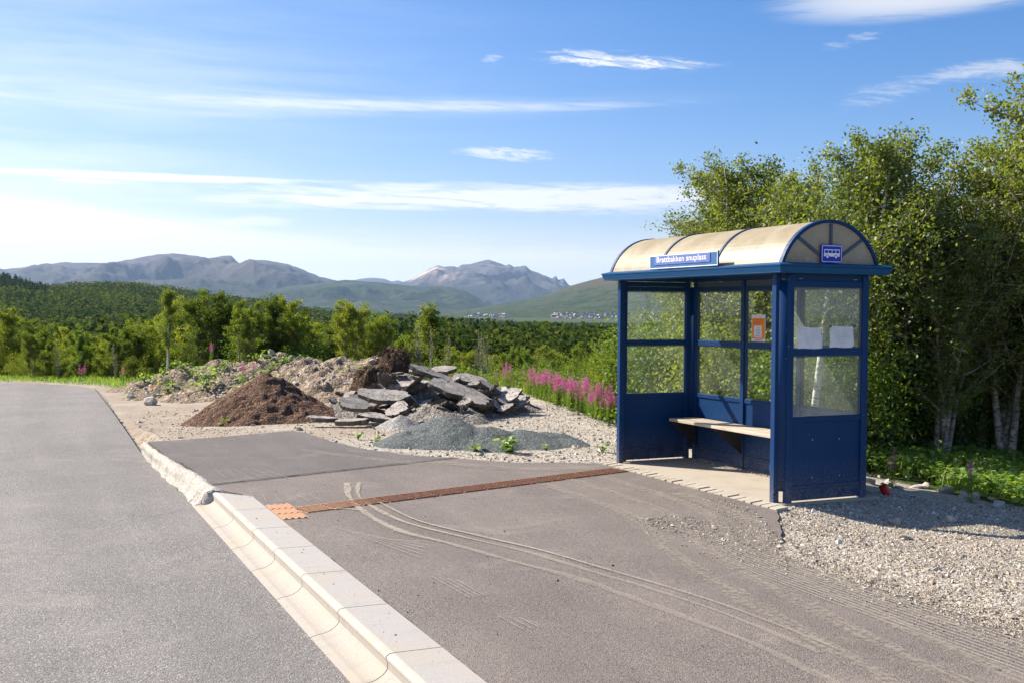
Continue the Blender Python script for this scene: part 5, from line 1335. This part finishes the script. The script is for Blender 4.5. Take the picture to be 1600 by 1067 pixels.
# valley floor between the wood and the hills
n = 2300; px = rs.uniform(-60, 1660, n); dep = np.exp(rs.uniform(math.log(84), math.log(330), n)); pv = np.array([(*VP(p, d), 0) for p, d in zip(px, dep)]); pv[:, 2] = H(pv[:, 0], pv[:, 1]) - 0.3
forest('forest', pv, rs.uniform(3.8, 5.8, n), 'green forest in the dip between the wood and the wooded hills', M['forest'], None, 300, 0.5)

# village on the far shore
def house_mesh(body, roof, seed):
    mb = MB(); mb.box(-5, 5, -4, 4, -3, 5); nb = len(mb.f)
    mb.add([(-5.5, -4.6, 4.8), (5.5, -4.6, 4.8), (5.5, 4.6, 4.8), (-5.5, 4.6, 4.8), (-5.5, 0, 8), (5.5, 0, 8)], [(0, 1, 5, 4), (2, 3, 4, 5), (0, 4, 3), (1, 2, 5), (0, 3, 2, 1)])
    me = bpy.data.meshes.new('house'); me.from_pydata(mb.v, [], mb.f); me.materials.append(body); me.materials.append(roof)
    me.polygons.foreach_set('material_index', [0] * nb + [1] * 5); me.update(); return me
hm = [house_mesh(flat('white_wall', (0.50, 0.50, 0.48)), flat('grey_roof', (0.10, 0.10, 0.11)), 0), house_mesh(flat('ochre_wall', (0.55, 0.42, 0.28)), flat('tile_roof', (0.22, 0.08, 0.05)), 1), house_mesh(flat('red_wall', (0.35, 0.09, 0.06)), flat('light_roof', (0.45, 0.45, 0.46)), 2)]
rows_ = HP.shape[0] - 9
for k in range(200):
    if k < 55: px = rs.uniform(728, 792)
    elif k < 150: px = rs.uniform(862, 975)
    else: px = rs.uniform(975, 1120)
    q = int((px - hill_prof[0][0]) / 3.0); yt = rs.uniform(492.5, 499) if px < 800 else rs.uniform(489, 501)
    colz = HP[:rows_, q]; dd_ = (colz[:, :2] - CAMP[:2]) @ FH; ys_ = HZ - (colz[:, 2] - 1.8) / dd_ * FOC + (px - 800) * -0.0065
    P0 = colz[int(np.argmin(np.abs(ys_ - yt)))]
    kk = 0 if rs.rand() < 0.7 else rs.randint(1, 3); o = bpy.data.objects.new('house', hm[kk]); link(o)
    z_ = P0[2]
    o.location = (P0[0], P0[1], z_); s = rs.uniform(0.4, 0.75); o.scale = (s, s, s); o.rotation_euler = (0, 0, rs.uniform(0, 3.14))
    sec = 'far left cluster' if px < 800 else 'middle cluster' if px < 975 else 'cluster seen through the shelter'
    tag(o, '%s house in the %s of the distant village' % (['white', 'ochre', 'dark red'][kk], sec), 'house', 'houses in the distant village')

# ------------------------------------------------------------------ fireweed
def fireweed(seed):
    rs = np.random.RandomState(seed); t = empty('fireweed'); mb = MB(); Lq = []; Fq = []
    for s in range(4):
        a = rs.uniform(0, 6.28); b = np.array([math.cos(a), math.sin(a), 0]) * rs.uniform(0, 0.10); hh = rs.uniform(0.85, 1.2); tip = b + np.array([rs.uniform(-.08, .08), rs.uniform(-.08, .08), hh])
        mb.tube([b + [0, 0, -.05], (b + tip) / 2 + [0.01, 0, 0], tip], [0.006, 0.005, 0.002], 4, cap=False)
        n = 60; f = rs.uniform(0.08, 0.70, n); C = b + (tip - b) * f[:, None]; aa = rs.uniform(0, 6.28, n); out = np.stack([np.cos(aa), np.sin(aa), np.full(n, 0.35)], 1)
        L = 0.12 * (1.1 - f)[:, None] + 0.02; side = np.stack([-np.sin(aa), np.cos(aa), np.zeros(n)], 1) * 0.011
        Lq.append(np.stack([C, C + out * L * 0.5 - side, C + out * L, C + out * L * 0.5 + side], 1))
        n = 54; f = rs.uniform(0.68, 0.99, n); C = b + (tip - b) * f[:, None] + rs.randn(n, 3) * np.array([0.026, 0.026, 0.01]) * (1.25 - f[:, None]) * 3.2
        Fq.append(leaf_quads(C, 0.026, rs, 0, 0.8))
    mb.build('stems', M['weed'], t); q = np.concatenate(Lq); quads_mesh('leaves', q, M['weed'], t, attr=rs.rand(len(q))); [quads_mesh('flower_spike', q, M['flower'], t, attr=rs.rand(len(q))) for q in Fq]
    return t
FW = [fireweed(i) for i in range(4)]
def fw(x, y, s, lb, grp): put(FW[rg.randrange(4)], x, y, Hs(x, y), s, rg.uniform(0, 6.28), lb, 'fireweed', grp)
for k in range(190):
    f = rg.random() ** 0.8; px = 775 + 190 * f; dep = np.interp(px, [775, 860, 900, 960], [25.6, 21.4, 19.3, 17.1]) + abs(rg.gauss(0.1, 0.9)); x, y = W2(px, dep)
    if px < 835 and rg.random() < 0.55: continue
    near_ = px > 890
    if fbm(x * 1.3, y * 1.3, 2) < -0.38: continue
    fw(x, y, rg.uniform(0.32, 0.58), 'magenta fireweed in the dense stand left of the shelter' if near_ else 'magenta fireweed in the sparser stand beyond the asphalt pile', 'fireweed in the dense stand' if near_ else 'fireweed in the sparser stand')
for px, dep, lb in ((642, 22.6, 'tall single fireweed behind the tall peat clump'), (700, 23, 'fireweed behind the topmost asphalt slab'), (396, 24.5, 'fireweed on the crest of the rubble mound'), (381, 22.9, 'fireweed between soil heap and rubble'), (330, 26, 'fireweed behind the crest of the rubble mound'),
                    (125, 28.6, 'fireweed at the road bend, left one'), (132, 28.8, 'fireweed at the road bend, right one'), (192, 27.8, 'fireweed on the verge left of the rubble'), (1398, 11.9, 'fireweed in the verge right of the shelter wall'), (1522, 11.3, 'fireweed in the verge near the right edge')):
    x, y = W2(px, dep); o = put(FW[rg.randrange(4)], x, y, max(Hs(x, y), rub_h(x, y) if 220 < px < 640 else -9) - 0.05, 0.5 if dep > 20 else 0.45, rg.uniform(0, 6.28), lb, 'fireweed')

# ------------------------------------------------------------------ leafy verge and weeds
def disc_leaves(n, region, size, rs, hmax):
    C = region(n); nr = rs.randn(n, 3) * 0.38; nr[:, 2] += 1; nr /= np.linalg.norm(nr, axis=1)[:, None]; a = rs.randn(n, 3); u = a - (a * nr).sum(1)[:, None] * nr; u /= np.linalg.norm(u, axis=1)[:, None]; v = np.cross(nr, u)
    s = size * rs.uniform(0.5, 1.2, n)[:, None]; ang_ = np.linspace(0, 2 * math.pi, 7)[:-1]; rr = [1.0, 0.92, 0.8, 0.55, 0.8, 0.92]
    C = C.copy(); C[:, 2] += rs.uniform(0.03, hmax, n)
    return np.stack([C + s * 0.5 * r_ * (u * math.cos(q) + v * math.sin(q)) for q, r_ in zip(ang_, rr)], 1)
rs = np.random.RandomState(4)
def verge_region(n):
    x = rs.uniform(-2.5, 7.5, n); y = 3.0 + 0.35 * fbm(x * 1.1, x * 0, 3) + 2.4 * rs.uniform(0, 1, n) ** 0.9
    P = np.column_stack([x, y]); return np.column_stack([P, H(P[:, 0], P[:, 1])])
q = disc_leaves(11000, verge_region, 0.10, rs, 0.26); tag(quads_mesh('ground_cover', q, M['weed'], attr=rs.rand(len(q))), 'broad leaved bright green plants covering the verge right of the shelter', 'ground cover', kind='stuff')
def blades(P, h, w, rs, lean=0.45):
    n = len(P); a = rs.uniform(0, 6.28, n); hh = h * rs.uniform(0.4, 1.15, n); d = np.stack([np.cos(a), np.sin(a)], 1) * (hh * lean * rs.uniform(0.2, 1.2, n))[:, None]
    sd = np.stack([-np.sin(a), np.cos(a), np.zeros(n)], 1) * (w / 2); tip = P + np.column_stack([d, hh]); md = P + np.column_stack([d * 0.35, hh * 0.6])
    return np.stack([P - sd, md - sd * 0.7, tip, md + sd * 0.7], 1)
def grass(name, n, region, h, w, mat, label, lean=0.5):
    P = region(n); q = blades(P, h, w, rs, lean); tag(quads_mesh(name, q, mat, attr=rs.rand(len(q))), label, 'grass', kind='stuff')
grass('grass', 9000, verge_region, 0.28, 0.012, M['weed'], 'long green grass growing among the broad leaves right of the shelter')
def strip_region(pts, width):
    P0 = np.array(pts, float); seg = np.linalg.norm(np.diff(P0, axis=0), axis=1); cum = np.concatenate([[0], np.cumsum(seg)])
    def f(n):
        s = rs.uniform(0, cum[-1], n); x = np.interp(s, cum, P0[:, 0]); y = np.interp(s, cum, P0[:, 1]); d = rs.uniform(0, 1, n) * width; i = np.clip(np.searchsorted(cum, s) - 1, 0, len(seg) - 1)
        nn = np.stack([-(P0[i + 1, 1] - P0[i, 1]), P0[i + 1, 0] - P0[i, 0]], 1) / seg[i][:, None]; X = x + nn[:, 0] * d; Y = y + nn[:, 1] * d; return np.column_stack([X, Y, H(X, Y)])
    return f
grass('grass', 9000, strip_region([(-15.2, -4.2), (-16.6, -4.3), (-18.6, -4.9), (-20.2, -6.2), (-21.4, -8), (-22.6, -11), (-23, -16)], -2.2), 0.13, 0.025, M['weed'], 'sunlit yellow green grass verge beyond the road bend')
def bank_region(n):
    px, d = bank(n); P = np.array([VP(a, b) for a, b in zip(px, d)]); return np.column_stack([P, H(P[:, 0], P[:, 1])])
def bank(n):
    px = rs.uniform(640, 1120, n); return px, np.interp(px, [640, 765, 860, 960, 1120], [27.5, 26.2, 21.4, 17.6, 15.5]) + rs.uniform(0, 1, n) ** 0.8 * 6
grass('grass', 26000, strip_region([(2.5, 3.0), (-1, 2.9), (-3.4, 2.5), (-8, 3.3), (-12.4, 4.2), (-15, 2.5)], 4.2) if False else (lambda n: (lambda px, d: np.column_stack([np.array([VP(a, b) for a, b in zip(px, d)]), H(*np.array([VP(a, b) for a, b in zip(px, d)]).T)]))(*bank(n))), 0.26, 0.02, M['birchleaf'], 'tall green herbs on the bank beyond the gravel pad')
C0 = bank_region(1500); ii = rs.randint(0, 1500, 46000); hh = rs.uniform(0.15, 0.55, 1500)[ii]; C = C0[ii] + np.column_stack([rs.randn(46000, 2) * 0.10, rs.uniform(0.02, 1, 46000) * hh])
tag(quads_mesh('ground_cover', leaf_quads(C, 0.055, rs, 0.5, 0.45), M['brightleaf'], attr=0.6 * rs.rand(1500)[ii] + 0.4 * rs.rand(46000)), 'leafy green weeds crowding the bank beyond the gravel pad', 'ground cover', kind='stuff')
def weed_clump(px, dep, s, n, label, lf=0.12, hz=None):
    x, y = W2(px, dep); z = Hs(x, y) if hz is None else hz(x, y); t = empty('weed', (x, y, z)); tag(t, label, 'weed', None)
    reg = lambda n_: np.column_stack([rs.randn(n_, 2) * s * 0.33, np.zeros(n_)])
    q = disc_leaves(n, reg, lf, rs, s * 0.9); quads_mesh('leaves', q, M['weed'], t, attr=rs.rand(n))
    P = reg(n); mb = MB()
    for k in range(min(n, 12)): mb.tube([(0, 0, 0), (P[k, 0] * .6, P[k, 1] * .6, s * 0.4)], 0.004, 4, cap=False)
    mb.build('stems', M['weed'], t)
    return t
weed_clump(796, 13.9, 0.22, 34, 'broad leaved green weed clump in front of the grit heap', 0.13)
weed_clump(744, 14.0, 0.12, 14, 'small green weed left of the broad leaved clump', 0.09)
weed_clump(635, 14.8, 0.10, 12, 'small green weed at the left foot of the grit heap', 0.08)
weed_clump(590, 15.0, 0.12, 20, 'low green weed on the dirt left of the grit heap', 0.06)
weed_clump(560, 15.2, 0.12, 20, 'low green weed beside the corner of the newer asphalt', 0.06)
weed_clump(944, 14.0, 0.17, 22, 'green weed against the left post of the shelter', 0.07)
weed_clump(855, 14.1, 0.10, 12, 'tiny green weed between the clump and the shelter', 0.05)
weed_clump(322, 23.4, 0.50, 130, 'leafy green shrub growing on the rubble mound', 0.10, rub_h)
weed_clump(470, 11.7 + 4.8, 0.0001, 1, 'tiny leaf by the dark stone', 0.03) if False else None
weed_clump(350, 17.9, 0.16, 26, 'yellow green tuft low on the soil heap', 0.07)
for k, (px, dep) in enumerate([(225, 25.5), (240, 25.2), (255, 25.6), (270, 25.8), (285, 25.6), (310, 24.6), (335, 25.0), (350, 25.2), (400, 25.2), (415, 25.4), (450, 25.0), (470, 25.2), (268, 24.0), (300, 25.4), (278, 24.6), (296, 24.2), (410, 24.6), (425, 24.8), (440, 24.9), (262, 23.6), (372, 23.6), (392, 24.2)]):
    weed_clump(px, dep, 0.24, 46, 'green weed tuft on the rubble mound', 0.07, lambda x, y: max(rub_h(x, y), Hs(x, y)))['group'] = 'weed tufts on the rubble mound'

# loose gravel
def gravel(name, pts, size, mat, label, seed):
    rs = np.random.RandomState(seed); n = len(pts)
    base = np.array([(1, 0, 0), (-1, 0, 0), (0, 1, 0), (0, -1, 0), (0, 0, 1), (0, 0, -1)], float)
    tri = np.array([(0, 2, 4), (2, 1, 4), (1, 3, 4), (3, 0, 4), (2, 0, 5), (1, 2, 5), (3, 1, 5), (0, 3, 5)])
    s = size * np.exp(rs.randn(n) * 0.55) * 0.9; V_ = base[None] * rs.uniform(0.55, 1.25, (n, 6, 1)) * np.stack([s, s * 0.85, s * 0.6], 1)[:, None]
    V_ = V_ + rs.randn(n, 6, 3) * (s * 0.18)[:, None, None]
    a = rs.uniform(0, 6.28, n); c_, s_ = np.cos(a)[:, None], np.sin(a)[:, None]; X = V_[..., 0] * c_ - V_[..., 1] * s_; Y = V_[..., 0] * s_ + V_[..., 1] * c_
    V_ = np.stack([X, Y, V_[..., 2]], -1) + pts[:, None]
    T = V_[:, tri].reshape(-1, 3, 3); o = quads_mesh(name, T, mat, attr=np.repeat(rs.rand(n), 8)); return tag(o, label, 'gravel', kind='stuff')
def m_gravel():
    m_, t = new_mat('loose_gravel'); tone = t.n('ShaderNodeAttribute', attribute_name='tone').outputs['Fac']
    c = t.ramp(tone, [(0.0, (0.12, 0.10, 0.08)), (0.18, (0.28, 0.235, 0.18)), (0.6, (0.42, 0.355, 0.27)), (0.9, (0.52, 0.46, 0.375)), (1.0, (0.62, 0.59, 0.54))])
    return finish(m_, t, c, 0.9, t.noise(pos(t), 60, 3), 0.3, 0.004, 0.25)
M['gravel'] = m_gravel()
rs = np.random.RandomState(9)
def inside(P, poly):
    x, y = P[:, 0], P[:, 1]; r = np.zeros(len(P), bool); n = len(poly)
    for i in range(n):
        x0, y0 = poly[i]; x1, y1 = poly[(i + 1) % n]; c = ((y0 > y) != (y1 > y)) & (x < (x1 - x0) * (y - y0) / (y1 - y0 + 1e-12) + x0); r ^= c
    return r
n = 120000; lat = rs.uniform(2.2, 6.5, n); dep = rs.uniform(6.0, 11.2, n); P = np.array([V(a, b) for a, b in zip(lat, dep)])
ok = ~inside(P, path) & (P[:, 0] > 3.14) | (~inside(P, path) & (P[:, 1] > 1.25)); P = P[ok]
gravel('gravel', np.column_stack([P, H(P[:, 0], P[:, 1]) + 0.001]), 0.0068, M['gravel'], 'coarse sandy gravel spread right of the shelter', 1)
n = 30000; lat = rs.uniform(-7, 1.7, n); dep = rs.uniform(12.4, 21, n); P = np.array([V(a, b) for a, b in zip(lat, dep)])
dens = 0.30 + 0.70 * sst(P[:, 1] + 0.25 * P[:, 0], -3.2, -1.4)
ok = ~inside(P, path) & ~inside(P, path2) & (P[:, 1] > -4.7) & ((P[:, 0] < -0.05) | (P[:, 1] < -0.2)) & (rs.rand(n) < dens); P = P[ok]
gravel('gravel', np.column_stack([P, H(P[:, 0], P[:, 1]) + 0.002]), 0.011, M['gravel'], 'loose pale gravel scattered over the pad beyond the asphalt', 2)
n = 9000; P = np.column_stack([rs.uniform(3.2, 7.5, n), rs.normal(-1.40, 0.16, n)]); gravel('gravel', np.column_stack([P, np.full(n, 0.004)]), 0.005, M['gravel'], 'fine grit strewn along the right edge of the asphalt', 3)
n = 2600; xx = rs.uniform(0.5, 8, n); P = np.column_stack([xx, -4.90 + np.abs(rs.normal(0, 0.035, n))]); gravel('gravel', np.column_stack([P, np.full(n, -0.151)]), 0.0045, M['gravel'], 'fine grit lying in the kerb channel', 6)
n = 2500; P = np.column_stack([rs.uniform(2.6, 4.7, n), np.zeros(n)]); P[:, 1] = -0.35 - 0.55 * np.clip(P[:, 0] - 3.2, 0, 2) - np.abs(rs.normal(0, 0.22, n)); gravel('gravel', np.column_stack([P, np.full(n, 0.003)]), 0.0045, M['gravel'], 'grit spilled onto the asphalt at the corner by the shelter', 7)
n = 1500; P = np.column_stack([rs.uniform(0.1, 3.0, n), 1.02 - np.abs(rs.normal(0, 0.05, n))]); gravel('gravel', np.column_stack([P, np.full(n, 0.008)]), 0.006, M['gravel'], 'grit gathered on the shelter floor along the back wall', 4)
n = 900; P = np.column_stack([rs.uniform(0.5, 8, n), rs.uniform(-4.75, -1.5, n)]); gravel('gravel', np.column_stack([P, np.full(n, 0.005)]), 0.003, M['slabside'], 'tiny dark grit dotted over footpath and kerb', 5)

# ------------------------------------------------------------------ haze
m_ = bpy.data.materials.new('air'); m_.use_nodes = True; t = NT(m_.node_tree)
pv_ = t.n('ShaderNodeVolumePrincipled'); pv_.inputs['Color'].default_value = (0.46, 0.68, 1.0, 1); pv_.inputs['Density'].default_value = 4.8e-5; pv_.inputs['Anisotropy'].default_value = 0.2
o_ = t.n('ShaderNodeOutputMaterial'); t.link(pv_.outputs[0], o_.inputs['Volume'])
mb = MB(); mb.box(-14500, 14500, -14500, 14500, -80, 620)
hz = mb.build('haze', m_); tag(hz, kind='stuff')
print('objects', len(bpy.data.objects), 'wood trees', cnt)
